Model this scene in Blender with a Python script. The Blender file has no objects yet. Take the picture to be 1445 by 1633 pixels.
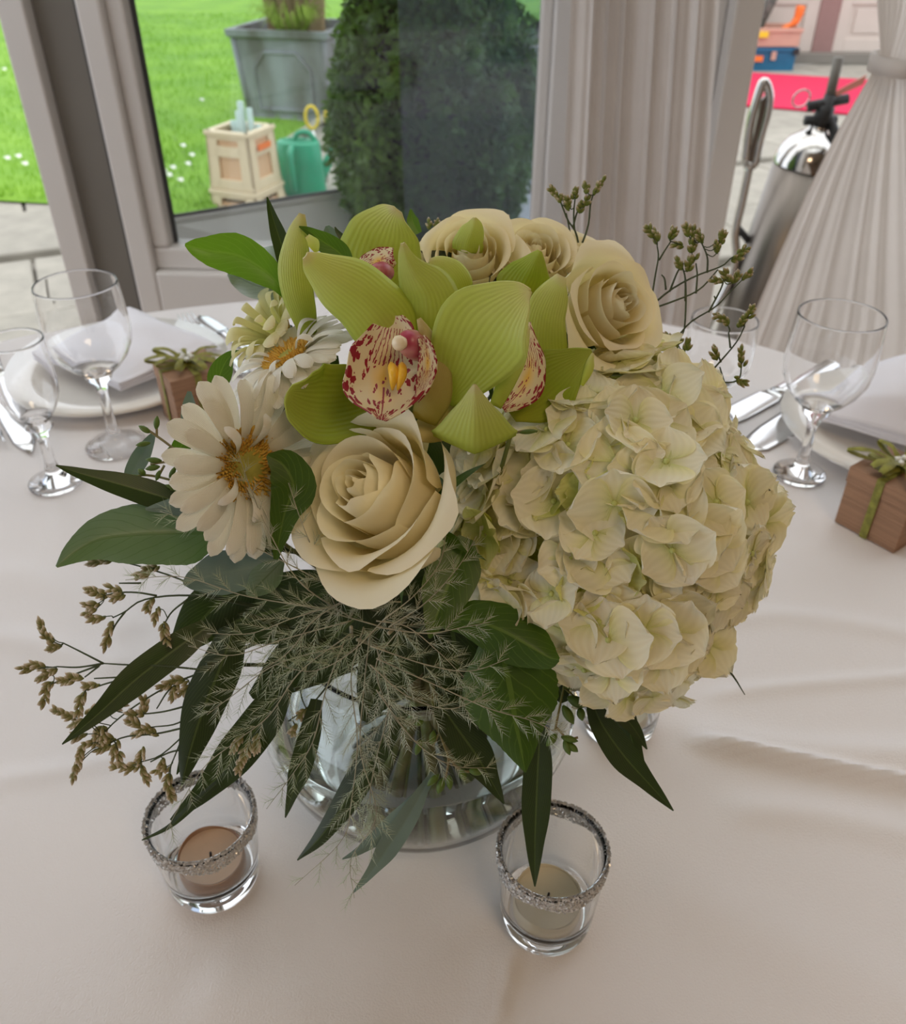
import bpy, bmesh, math, random
import numpy as np
from mathutils import Vector, Matrix, Quaternion
random.seed(7); rng = np.random.default_rng(7)
S = bpy.context.scene; COL = S.collection
# ------------------------------------------------------------------ camera
TH = math.radians(35.5); FPX = 1400.0; CT, ST = math.cos(TH), math.sin(TH)
TZ = 0.75                                   # height of the table top
CAM = np.array([0.0, 0.0, TZ + 0.46])
cd = bpy.data.cameras.new('camera'); cam = bpy.data.objects.new('camera', cd); COL.objects.link(cam)
cam.location = CAM; cam.rotation_euler = (math.pi / 2 - TH, 0, 0)
cd.sensor_fit = 'HORIZONTAL'; cd.sensor_width = 36; cd.lens = FPX / 1445 * 36; cd.clip_start = 0.02; cd.clip_end = 200
cd.dof.use_dof = True; cd.dof.focus_distance = 0.345; cd.dof.aperture_fstop = 19
S.camera = cam
# ------------------------------------------------------------------ sky, lamps, exposure
w = bpy.data.worlds.new('world'); S.world = w; w.use_nodes = True
wn = w.node_tree; wn.nodes.clear()
wo = wn.nodes.new('ShaderNodeOutputWorld'); wb = wn.nodes.new('ShaderNodeBackground')
wt = wn.nodes.new('ShaderNodeTexCoord'); wsx = wn.nodes.new('ShaderNodeSeparateXYZ'); wr = wn.nodes.new('ShaderNodeValToRGB')
wn.links.new(wt.outputs['Generated'], wsx.inputs[0]); wn.links.new(wsx.outputs['Z'], wr.inputs[0])
wr.color_ramp.elements[0].color = (0.84, 0.90, 1.0, 1); wr.color_ramp.elements[1].color = (1.0, 1.0, 1.0, 1)
wn.links.new(wr.outputs[0], wb.inputs[0]); wb.inputs[1].default_value = 1.95
wn.links.new(wb.outputs[0], wo.inputs[0])

def area(name, loc, rot, sx, sy, power, col):
    l = bpy.data.lights.new(name, 'AREA'); l.shape = 'RECTANGLE'; l.size = sx; l.size_y = sy; l.energy = power; l.color = col
    o = bpy.data.objects.new(name, l); o.location = loc; o.rotation_euler = rot; COL.objects.link(o); return o
area('added_fill_light', (0.6, -0.9, 2.42), (0, 0, 0), 0.7, 0.7, 11, (1.0, 0.72, 0.45))  # unseen warm lamp, added to brighten the near side of the table
S.view_settings.view_transform = 'Standard'; S.view_settings.look = 'None'
S.view_settings.exposure = 0.0; S.view_settings.gamma = 1.0; S.view_settings.use_curve_mapping = False
S.cycles.use_denoising = True
S.cycles.max_bounces = 14; S.cycles.transmission_bounces = 14; S.cycles.transparent_max_bounces = 24
S.cycles.caustics_refractive = True; S.cycles.caustics_reflective = True; S.cycles.blur_glossy = 0.3
S.cycles.sample_clamp_indirect = 6.0

# ------------------------------------------------------------------ geometry helpers
UPC = np.array([0, ST, CT]); BKC = np.array([0, -CT, ST]); RTC = np.array([1.0, 0, 0])
def ray(px, py):
    u = (px - 722.5) / FPX; v = (816.5 - py) / FPX
    return np.array([u, CT + v * ST, -ST + v * CT])
def pt(px, py, d): return CAM + ray(px, py) * d             # point at camera depth d (metres)
def aty(px, py, Y):
    r = ray(px, py); return CAM + r * (Y / r[1])             # point at world distance Y
def atz(px, py, z):
    r = ray(px, py); return CAM + r * ((z - CAM[2]) / r[2])  # point at world height z
def c2w(x, y, z): return RTC * x + UPC * y + BKC * z
def nrm(v): v = np.asarray(v, float); return v / (np.linalg.norm(v) + 1e-12)
LOC = {}
def obj(name, V, F, mat=None, parent=None, uv=None, smooth=True, mats=None, fm=None):
    V = np.asarray(V, float)
    if parent is None:
        org = np.array([V[:, 0].mean(), V[:, 1].mean(), V[:, 2].min()]); rel = org
    else:
        org = LOC[parent.name]; rel = np.zeros(3)
    me = bpy.data.meshes.new(name); me.from_pydata((V - org).tolist(), [], F if isinstance(F, list) else F.tolist())
    if uv is not None:
        ul = me.uv_layers.new(name='UVMap'); idx = np.empty(len(me.loops), np.int32)
        me.loops.foreach_get('vertex_index', idx); ul.data.foreach_set('uv', np.asarray(uv, np.float32)[idx].ravel())
    if mat: me.materials.append(mat)
    for m in (mats or []): me.materials.append(m)
    if fm is not None: me.polygons.foreach_set('material_index', np.asarray(fm, np.int32))
    if smooth: me.polygons.foreach_set('use_smooth', [True] * len(me.polygons))
    if mat is not None and any(k in mat.name for k in ('glass', 'water')):
        bm = bmesh.new(); bm.from_mesh(me); bmesh.ops.remove_doubles(bm, verts=bm.verts, dist=2e-5); bmesh.ops.recalc_face_normals(bm, faces=bm.faces); bm.to_mesh(me); bm.free()
    me.update()
    o = bpy.data.objects.new(name, me); COL.objects.link(o); o.location = rel
    if parent: o.parent = parent
    LOC[o.name] = org
    return o
def thing(name, label, cat, loc, group=None):
    o = bpy.data.objects.new(name, None); COL.objects.link(o); o.location = loc; o.empty_display_size = 0.02
    o['label'] = label; o['category'] = cat
    if group: o['group'] = group
    LOC[o.name] = np.array(loc, float); return o
def tag(o, label=None, cat=None, group=None, kind=None):
    if label: o['label'] = label
    if cat: o['category'] = cat
    if group: o['group'] = group
    if kind: o['kind'] = kind
    return o
def gridfaces(nu, nv, wrap=False):
    F = []
    for i in range(nu - 1):
        for j in range(nv if wrap else nv - 1):
            a = i * nv + j; b = i * nv + (j + 1) % nv
            F.append([a, b, b + nv, a + nv])
    return F
def griduv(nu, nv):
    return np.array([[i / (nu - 1), j / (nv - 1)] for i in range(nu) for j in range(nv)])
class MB:
    def __init__(s): s.V = []; s.F = []; s.U = []; s.n = 0
    def add(s, V, F, U=None):
        V = np.asarray(V, float); s.V.append(V); s.F += [[i + s.n for i in f] for f in F]
        s.U.append(np.zeros((len(V), 2)) if U is None else np.asarray(U, float)); s.n += len(V); return s
    def build(s, name, mat, parent=None, smooth=True):
        return obj(name, np.vstack(s.V), s.F, mat, parent, np.vstack(s.U), smooth)
def lathe(prof, center, n=48, axis=None, closed=False):
    ax = nrm(axis) if axis is not None else np.array([0, 0, 1.0])
    a = nrm(np.cross(ax, [0, 1, 0] if abs(ax[1]) < .9 else [1, 0, 0])); b = np.cross(ax, a)
    t = np.arange(n) * 2 * math.pi / n; V = []
    for r, z in prof:
        V.append(np.array(center) + ax * z + np.outer(np.cos(t), a) * max(r, 1e-5) + np.outer(np.sin(t), b) * max(r, 1e-5))
    F = gridfaces(len(prof), n, True)
    if closed:
        m = len(prof)
        for j in range(n): F.append([(m - 1) * n + j, (m - 1) * n + (j + 1) % n, (j + 1) % n, j])
    return np.vstack(V), F
def catmull(P, n):
    P = np.asarray(P, float)
    if len(P) == 2: return np.array([P[0] + (P[1] - P[0]) * t for t in np.linspace(0, 1, n)])
    Q = np.vstack([2 * P[0] - P[1], P, 2 * P[-1] - P[-2]]); out = []
    for t in np.linspace(0, len(P) - 1 - 1e-9, n):
        i = int(t); u = t - i; p0, p1, p2, p3 = Q[i:i + 4]
        out.append(.5 * (2 * p1 + (p2 - p0) * u + (2 * p0 - 5 * p1 + 4 * p2 - p3) * u * u + (3 * p1 - p0 - 3 * p2 + p3) * u ** 3))
    return np.array(out)
def tube(P, r, n=6, caps=True):
    P = np.asarray(P, float); m = len(P); r = np.full(m, r) if np.isscalar(r) else np.asarray(r)
    T = np.gradient(P, axis=0); T /= np.linalg.norm(T, axis=1)[:, None] + 1e-12
    a = np.cross(T[0], [0.3, 0.2, 0.9]); a = nrm(a); V = []
    t = np.arange(n) * 2 * math.pi / n
    for i in range(m):
        a = nrm(a - T[i] * np.dot(a, T[i])); b = np.cross(T[i], a)
        V.append(P[i] + r[i] * (np.outer(np.cos(t), a) + np.outer(np.sin(t), b)))
    F = gridfaces(m, n, True)
    if caps: F += [list(range(n))[::-1], [(m - 1) * n + k for k in range(n)]]
    U = np.array([[i / (m - 1), k / n] for i in range(m) for k in range(n)])
    return np.vstack(V), F, U
def box(c0, c1, R=None, org=None, bev=0.0):
    x0, y0, z0 = c0; x1, y1, z1 = c1
    V = np.array([[x, y, z] for z in (z0, z1) for y in (y0, y1) for x in (x0, x1)], float)
    F = [[0, 2, 3, 1], [4, 5, 7, 6], [0, 1, 5, 4], [2, 6, 7, 3], [0, 4, 6, 2], [1, 3, 7, 5]]
    if R is not None: V = V @ np.array(R).T
    if org is not None: V = V + np.array(org)
    return V, F
def rz(a): c, s = math.cos(a), math.sin(a); return np.array([[c, -s, 0], [s, c, 0], [0, 0, 1.0]])
def bevel(o, wdt=0.003, seg=2):
    m = o.modifiers.new('bevel', 'BEVEL'); m.width = wdt; m.segments = seg; m.limit_method = 'ANGLE'; return o
def solid(o, t): m = o.modifiers.new('solid', 'SOLIDIFY'); m.thickness = t; m.offset = 0; return o

# ------------------------------------------------------------------ materials
def new(name):
    m = bpy.data.materials.new(name); m.use_nodes = True; nt = m.node_tree; nt.nodes.clear()
    return m, nt, nt.nodes, nt.links
def sock(n, *names):
    for k in names:
        if k in n.inputs: return n.inputs[k]
def mk(name, col, rough=.5, col2=None, scale=40., var=.0, bump=0., bscale=None, transl=0., tcol=None, metal=0., spec=.5,
       detail=3., coat=0., stretch=(1, 1, 1), coords='Object', objvar=0.):
    m, nt, N, L = new(name)
    out = N.new('ShaderNodeOutputMaterial'); p = N.new('ShaderNodeBsdfPrincipled')
    p.inputs['Roughness'].default_value = rough; p.inputs['Metallic'].default_value = metal
    p.inputs['Specular IOR Level'].default_value = spec; p.inputs['Coat Weight'].default_value = coat
    tc = N.new('ShaderNodeTexCoord'); mp = N.new('ShaderNodeMapping'); L.new(tc.outputs[coords], mp.inputs[0]); mp.inputs['Scale'].default_value = stretch
    nz = N.new('ShaderNodeTexNoise'); nz.inputs['Scale'].default_value = scale; nz.inputs['Detail'].default_value = detail; L.new(mp.outputs[0], nz.inputs[0])
    c1 = (*col, 1); c2 = (*(col2 or [c * (1 - var) for c in col]), 1)
    rp = N.new('ShaderNodeValToRGB'); rp.color_ramp.elements[0].position = .35; rp.color_ramp.elements[1].position = .65
    rp.color_ramp.elements[0].color = c2; rp.color_ramp.elements[1].color = c1; L.new(nz.outputs[0], rp.inputs[0]); csock = rp.outputs[0]
    if objvar:
        oi = N.new('ShaderNodeObjectInfo'); hs = N.new('ShaderNodeHueSaturation'); mr = N.new('ShaderNodeMapRange')
        mr.inputs['To Min'].default_value = 1 - objvar; mr.inputs['To Max'].default_value = 1 + objvar
        L.new(oi.outputs['Random'], mr.inputs[0]); L.new(mr.outputs[0], hs.inputs['Value']); L.new(csock, hs.inputs['Color']); csock = hs.outputs[0]
    L.new(csock, p.inputs['Base Color'])
    if bump:
        n2 = N.new('ShaderNodeTexNoise'); n2.inputs['Scale'].default_value = bscale or scale * 3; n2.inputs['Detail'].default_value = 4; L.new(mp.outputs[0], n2.inputs[0])
        b = N.new('ShaderNodeBump'); b.inputs['Strength'].default_value = bump; b.inputs['Distance'].default_value = .002; L.new(n2.outputs[0], b.inputs['Height']); L.new(b.outputs[0], p.inputs['Normal'])
    if transl:
        t = N.new('ShaderNodeBsdfTranslucent'); mx = N.new('ShaderNodeMixShader'); mx.inputs[0].default_value = transl
        if tcol: t.inputs[0].default_value = (*tcol, 1)
        else: L.new(csock, t.inputs[0])
        L.new(p.outputs[0], mx.inputs[1]); L.new(t.outputs[0], mx.inputs[2]); L.new(mx.outputs[0], out.inputs[0])
    else: L.new(p.outputs[0], out.inputs[0])
    return m
def petal_mat(name, stops, transl=.3, rough=.55, veins=0., vfreq=22., objvar=.05, trans_tint=(1, 1, 1), bump=.15):
    """colour along the petal (UV x = base to tip), fine lengthwise veins"""
    m, nt, N, L = new(name)
    out = N.new('ShaderNodeOutputMaterial'); p = N.new('ShaderNodeBsdfPrincipled'); p.inputs['Roughness'].default_value = rough
    p.inputs['Specular IOR Level'].default_value = .3
    tc = N.new('ShaderNodeTexCoord'); sx = N.new('ShaderNodeSeparateXYZ'); L.new(tc.outputs['UV'], sx.inputs[0])
    nz = N.new('ShaderNodeTexNoise'); nz.inputs['Scale'].default_value = 90; L.new(tc.outputs['Object'], nz.inputs[0])
    ad = N.new('ShaderNodeMath'); ad.operation = 'MULTIPLY_ADD'; ad.inputs[1].default_value = .30; L.new(nz.outputs[0], ad.inputs[0])
    sb = N.new('ShaderNodeMath'); sb.operation = 'SUBTRACT'; sb.inputs[1].default_value = .15; L.new(sx.outputs[0], sb.inputs[0]); L.new(sb.outputs[0], ad.inputs[2])
    rp = N.new('ShaderNodeValToRGB'); els = rp.color_ramp.elements
    while len(els) < len(stops): els.new(.5)
    for e, (q, c) in zip(els, stops): e.position = q; e.color = (*c, 1)
    L.new(ad.outputs[0], rp.inputs[0]); cs = rp.outputs[0]
    oi = N.new('ShaderNodeObjectInfo'); hs = N.new('ShaderNodeHueSaturation'); mr = N.new('ShaderNodeMapRange')
    mr.inputs['To Min'].default_value = 1 - objvar; mr.inputs['To Max'].default_value = 1 + objvar
    L.new(oi.outputs['Random'], mr.inputs[0]); L.new(mr.outputs[0], hs.inputs['Value']); L.new(cs, hs.inputs['Color']); cs = hs.outputs[0]
    wv = N.new('ShaderNodeTexWave'); wv.bands_direction = 'Y'; wv.inputs['Scale'].default_value = vfreq / 6.28 ; wv.inputs['Distortion'].default_value = 1.2; wv.inputs['Detail'].default_value = 2
    L.new(tc.outputs['UV'], wv.inputs[0])
    if veins:
        mx = N.new('ShaderNodeMix'); mx.data_type = 'RGBA'; mx.blend_type = 'MULTIPLY'; 
        mm = N.new('ShaderNodeMath'); mm.operation = 'MULTIPLY'; mm.inputs[1].default_value = veins; L.new(wv.outputs['Fac'], mm.inputs[0]); L.new(mm.outputs[0], mx.inputs[0])
        L.new(cs, mx.inputs[6]); mx.inputs[7].default_value = (.62, .62, .45, 1); cs = mx.outputs[2]
    L.new(cs, p.inputs['Base Color'])
    b = N.new('ShaderNodeBump'); b.inputs['Strength'].default_value = bump; b.inputs['Distance'].default_value = .0006
    L.new(wv.outputs['Fac'], b.inputs['Height']); L.new(b.outputs[0], p.inputs['Normal'])
    t = N.new('ShaderNodeBsdfTranslucent'); m2 = N.new('ShaderNodeMix'); m2.data_type = 'RGBA'; m2.blend_type = 'MULTIPLY'; m2.inputs[0].default_value = 1
    L.new(cs, m2.inputs[6]); m2.inputs[7].default_value = (*trans_tint, 1); L.new(m2.outputs[2], t.inputs[0])
    ms = N.new('ShaderNodeMixShader'); ms.inputs[0].default_value = transl
    L.new(p.outputs[0], ms.inputs[1]); L.new(t.outputs[0], ms.inputs[2]); L.new(ms.outputs[0], out.inputs[0]); return m
def leaf_mat(name, col, vein, rough=.35, transl=.25, tcol=(.25, .5, .04), vs=9., spec=.5):
    m, nt, N, L = new(name)
    out = N.new('ShaderNodeOutputMaterial'); p = N.new('ShaderNodeBsdfPrincipled'); p.inputs['Roughness'].default_value = rough
    p.inputs['Specular IOR Level'].default_value = spec
    tc = N.new('ShaderNodeTexCoord'); sx = N.new('ShaderNodeSeparateXYZ'); L.new(tc.outputs['UV'], sx.inputs[0])
    def M(op, a, b=None, c=None):
        n = N.new('ShaderNodeMath'); n.operation = op
        for i, q in enumerate((a, b, c)):
            if q is None: continue
            if isinstance(q, (int, float)): n.inputs[i].default_value = q
            else: L.new(q, n.inputs[i])
        return n.outputs[0]
    av = M('ABSOLUTE', M('SUBTRACT', sx.outputs[1], .5))
    nz = N.new('ShaderNodeTexNoise'); nz.inputs['Scale'].default_value = 6; L.new(tc.outputs['UV'], nz.inputs[0])
    ph = M('ADD', M('SUBTRACT', M('MULTIPLY', sx.outputs[0], vs), M('MULTIPLY', av, vs * .75)), M('MULTIPLY', nz.outputs[0], .5))
    side = M('LESS_THAN', M('ABSOLUTE', M('SUBTRACT', M('FRACT', ph), .5)), .06)
    mid = M('LESS_THAN', av, .028)
    vn = M('MAXIMUM', M('MULTIPLY', side, .6), mid)
    n2 = N.new('ShaderNodeTexNoise'); n2.inputs['Scale'].default_value = 60; L.new(tc.outputs['Object'], n2.inputs[0])
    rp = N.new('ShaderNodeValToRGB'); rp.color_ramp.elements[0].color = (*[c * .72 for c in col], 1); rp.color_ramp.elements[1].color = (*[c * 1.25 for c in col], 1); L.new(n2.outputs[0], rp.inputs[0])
    mx = N.new('ShaderNodeMix'); mx.data_type = 'RGBA'; L.new(M('MULTIPLY', vn, .8), mx.inputs[0]); L.new(rp.outputs[0], mx.inputs[6]); mx.inputs[7].default_value = (*vein, 1)
    L.new(mx.outputs[2], p.inputs['Base Color'])
    b = N.new('ShaderNodeBump'); b.inputs['Strength'].default_value = .35; b.inputs['Distance'].default_value = .0008; b.invert = True; L.new(vn, b.inputs['Height']); L.new(b.outputs[0], p.inputs['Normal'])
    t = N.new('ShaderNodeBsdfTranslucent'); t.inputs[0].default_value = (*tcol, 1)
    ms = N.new('ShaderNodeMixShader'); ms.inputs[0].default_value = transl
    L.new(p.outputs[0], ms.inputs[1]); L.new(t.outputs[0], ms.inputs[2]); L.new(ms.outputs[0], out.inputs[0]); return m
def glass(name, ior=1.46, col=(1, 1, 1), rough=0.0):
    m, nt, N, L = new(name); out = N.new('ShaderNodeOutputMaterial'); g = N.new('ShaderNodeBsdfGlass')
    g.inputs['IOR'].default_value = ior; g.inputs['Color'].default_value = (*col, 1); g.inputs['Roughness'].default_value = rough; L.new(g.outputs[0], out.inputs[0]); return m
def pane(name, tint=(.97, .985, .98), refl=.05, haze=0., hazecol=(.1, .13, .2)):
    """thin flat window glass: straight-through light plus a mirror reflection by Fresnel"""
    m, nt, N, L = new(name); out = N.new('ShaderNodeOutputMaterial'); t = N.new('ShaderNodeBsdfTransparent'); t.inputs[0].default_value = (*tint, 1)
    g = N.new('ShaderNodeBsdfGlossy'); g.inputs['Roughness'].default_value = 0.01
    fr = N.new('ShaderNodeFresnel'); fr.inputs[0].default_value = 1.45; ms = N.new('ShaderNodeMixShader'); L.new(fr.outputs[0], ms.inputs[0])
    L.new(t.outputs[0], ms.inputs[1]); L.new(g.outputs[0], ms.inputs[2]); last = ms.outputs[0]
    if haze:
        d = N.new('ShaderNodeBsdfDiffuse'); d.inputs[0].default_value = (*hazecol, 1); m2 = N.new('ShaderNodeMixShader'); m2.inputs[0].default_value = haze
        L.new(last, m2.inputs[1]); L.new(d.outputs[0], m2.inputs[2]); last = m2.outputs[0]
    L.new(last, out.inputs[0]); return m

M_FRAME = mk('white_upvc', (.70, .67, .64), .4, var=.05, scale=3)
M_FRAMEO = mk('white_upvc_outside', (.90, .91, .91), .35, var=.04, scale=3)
M_GASKET = mk('black_gasket', (.06, .06, .06), .6)
M_POST = mk('post_shade_grey', (.19, .175, .15), .6, var=.08, scale=4)  # grey-brown carries the shade on the pillar's side; reused on the extinguisher handle
M_WALL = mk('plaster', (.75, .70, .62), .8, var=.04, scale=5)
M_WALLD = mk('warm_brown_wall', (.30, .22, .16), .8, var=.05, scale=5)
M_CEIL = mk('ceiling_paint', (.50, .45, .39), .8, var=.03, scale=5)
M_FLOORIN = mk('wood_floor', (.33, .22, .14), .45, var=.3, scale=4, stretch=(1, 12, 1))
M_CURT = mk('curtain_cloth', (.80, .75, .71), .85, var=.05, scale=12, transl=.3, bump=.2, bscale=600)
M_SHEER = mk('sheer_cloth', (.80, .75, .70), .85, var=.05, scale=12, transl=.45, bump=.2, bscale=600)
M_CLOTH = mk('table_linen', (.80, .765, .755), .62, var=.02, scale=6, bump=.25, bscale=900, spec=.3)
M_NAPKIN = mk('napkin_linen', (.82, .80, .84), .7, var=.02, scale=20, bump=.2, bscale=900)
M_CHINA = mk('china', (.84, .80, .74), .15, coat=.5)
M_STEEL = mk('steel', (.72, .72, .72), .16, metal=1)
M_CHROME = mk('chrome', (.62, .60, .57), .12, metal=1)
M_BRUSHED = mk('brushed_steel', (.25, .22, .19), .38, metal=1, var=.15, scale=30, stretch=(1, 1, .05))
M_GLASS = glass('drinking_glass', 1.45); M_CUPG = glass('cup_glass', 1.45, (.985, .99, .99)); M_VASEG = glass('vase_glass', 1.47, (.97, .99, .985)); M_WATER = glass('water', 1.33, (.975, .99, .985))
M_PANE = pane('window_glass'); M_PANE2 = pane('reflection_tint_glass', (.76, .83, .95), haze=.13, hazecol=(.42, .48, .58))  # second pane: tint and haze paint in the bluish reflection
M_GRASS = mk('lawn', (.215, .42, .022), .8, col2=(.14, .32, .015), scale=2.2, bump=.8, bscale=60, detail=8)
M_BLADE = mk('grass_blade', (.24, .46, .03), .6, transl=.4, scale=1.3, col2=(.17, .36, .02))
M_SLAB = mk('paving_stone', (.42, .395, .335), .85, var=.18, scale=9, bump=.6, bscale=80, objvar=.07)
M_SOIL = mk('soil', (.10, .075, .05), .95, var=.3, scale=20, bump=.5)
M_LEAD = mk('lead_planter', (.15, .15, .14), .6, col2=(.30, .33, .36), scale=7, bump=.3, stretch=(1, 1, .25), metal=.1)
M_DRYGR = mk('dry_grass', (.60, .46, .28), .8, col2=(.42, .32, .17), scale=9, transl=.2)
M_GREENGR = mk('green_grass', (.35, .5, .07), .7, transl=.2)
M_CRATE = mk('cream_plastic', (.80, .66, .45), .45, var=.04, scale=10)
M_CRATEIN = mk('peach_plastic', (.72, .46, .27), .5)
M_CAN = mk('green_plastic', (.02, .36, .20), .35, var=.1, scale=12)
M_YELLOW = mk('yellow_plastic', (.85, .62, .03), .4); M_ORANGE = mk('orange_plastic', (.9, .2, .03), .5)
M_TUBEP = mk('pale_tubes', (.62, .78, .74), .3, transl=.2)
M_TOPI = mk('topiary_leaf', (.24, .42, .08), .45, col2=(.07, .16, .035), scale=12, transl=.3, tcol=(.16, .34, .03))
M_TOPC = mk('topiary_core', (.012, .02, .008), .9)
M_BARK = mk('bark', (.12, .08, .05), .9, bump=.6)
M_RED = mk('red_carpet', (.72, .02, .09), .9, var=.08, scale=60, bump=.4)
M_BLUE = mk('blue_plastic', (.01, .13, .25), .4, var=.15, scale=20); M_PINKP = mk('salmon_plastic', (.62, .36, .27), .6, var=.08, scale=9)
M_BRICKP = mk('mauve_render', (.32, .19, .17), .85, var=.06); M_DOORW = mk('door_paint', (.62, .54, .47), .5, var=.04, scale=6)
M_GREYST = mk('grey_threshold', (.22, .20, .17), .7); M_BLACKR = mk('black_rubber', (.02, .02, .02), .45)
M_NET = mk('net_roll', (.03, .06, .05), .7, col2=(.25, .28, .24), scale=120, stretch=(1, 1, .3)); M_PINKTAG = mk('pink_tag', (.85, .35, .28), .5)
M_KRAFT = mk('kraft_card', (.38, .21, .12), .75, var=.28, scale=420, stretch=(.02, .02, 1), bump=1.0, bscale=420)
M_RAFF = mk('green_raffia', (.34, .33, .05), .6, col2=(.20, .19, .03), scale=150, bump=.4, transl=.15)
M_WAX = mk('cream_wax', (.80, .72, .52), .4, transl=.25, var=.05, scale=60); M_WAXP = mk('peach_wax', (.74, .50, .32), .4, transl=.25, var=.08, scale=60)
M_WAXT = mk('candle_cup_brown', (.30, .15, .07), .4); M_WICK = mk('wick', (.03, .02, .02), .9)
M_GLIT = mk('silver_glitter', (.80, .79, .77), .25, metal=.3, col2=(.5, .49, .48), scale=900)
M_STEM = mk('green_stem', (.17, .22, .05), .5, col2=(.22, .17, .07), scale=40, transl=.1)
M_DSTEM = mk('thin_dark_stem', (.06, .085, .03), .6, var=.3, scale=90)
M_BSTEM = mk('thin_brown_stem', (.42, .40, .29), .6, var=.3, scale=90)
M_ROSE = petal_mat('cream_rose_petal', [(0, (.70, .66, .28)), (.35, (.91, .81, .48)), (1, (.97, .91, .71))], .30, .6, vfreq=9, bump=.03, trans_tint=(1, .95, .70))
M_ROSE2 = petal_mat('pale_rose_petal', [(0, (.68, .67, .30)), (.4, (.91, .84, .53)), (1, (.97, .91, .72))], .32, .6, vfreq=9, bump=.04, trans_tint=(1, .96, .72))
M_GERB = petal_mat('white_gerbera_petal', [(0, (.88, .84, .60)), (.3, (.95, .92, .82)), (1, (.96, .94, .86))], .25, .5, veins=.25, vfreq=30, bump=.4, trans_tint=(1, .96, .82))
M_GERB2 = petal_mat('yellowish_gerbera_petal', [(0, (.62, .65, .25)), (.5, (.82, .80, .42)), (1, (.90, .85, .55))], .3, .5, veins=.25, vfreq=30, bump=.3, trans_tint=(1, .95, .6))
M_DISC = mk('gerbera_disc', (.62, .33, .04), .7, col2=(.75, .52, .10), scale=300)
M_DISCG = mk('gerbera_disc_center', (.45, .42, .08), .7, var=.2, scale=300)
M_HYD = petal_mat('hydrangea_petal', [(0, (.66, .70, .26)), (.22, (.90, .89, .56)), (.5, (.96, .94, .76)), (1, (.96, .93, .82))], .33, .6, veins=.10, vfreq=14, objvar=.07, bump=.25, trans_tint=(1, .95, .6))
M_HYDG = petal_mat('greenish_hydrangea_petal', [(0, (.50, .60, .10)), (.5, (.72, .76, .28)), (1, (.84, .83, .45))], .35, .6, veins=.10, vfreq=14, objvar=.08, bump=.2, trans_tint=(1, 1, .5))
M_HYDC = mk('hydrangea_eye', (.50, .55, .18), .6); M_HYDCORE = mk('hydrangea_inner', (.34, .40, .10), .8, var=.3, scale=90)
M_ORCH = petal_mat('lime_orchid_petal', [(0, (.52, .60, .07)), (.45, (.66, .74, .18)), (.85, (.78, .81, .34)), (1, (.82, .74, .48))], .38, .42, veins=.13, vfreq=30, bump=.25, trans_tint=(.95, 1, .35))
M_ORCHD = petal_mat('deep_lime_orchid_petal', [(0, (.40, .42, .02)), (.5, (.38, .50, .035)), (1, (.56, .64, .12))], .3, .42, veins=.16, vfreq=30, bump=.25, trans_tint=(.95, 1, .3))
M_ORCHY = petal_mat('ochre_orchid_lobe', [(0, (.40, .34, .05)), (.5, (.62, .52, .18)), (1, (.72, .62, .30))], .3, .42, veins=.25, vfreq=70, bump=.25)
M_COL = mk('orchid_column', (.42, .05, .10), .35, col2=(.70, .45, .35), scale=70); M_ANTH = mk('anther_cap', (.86, .74, .52), .35); M_CALL = mk('yellow_callus', (.90, .52, .03), .4, var=.1, scale=200)
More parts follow.
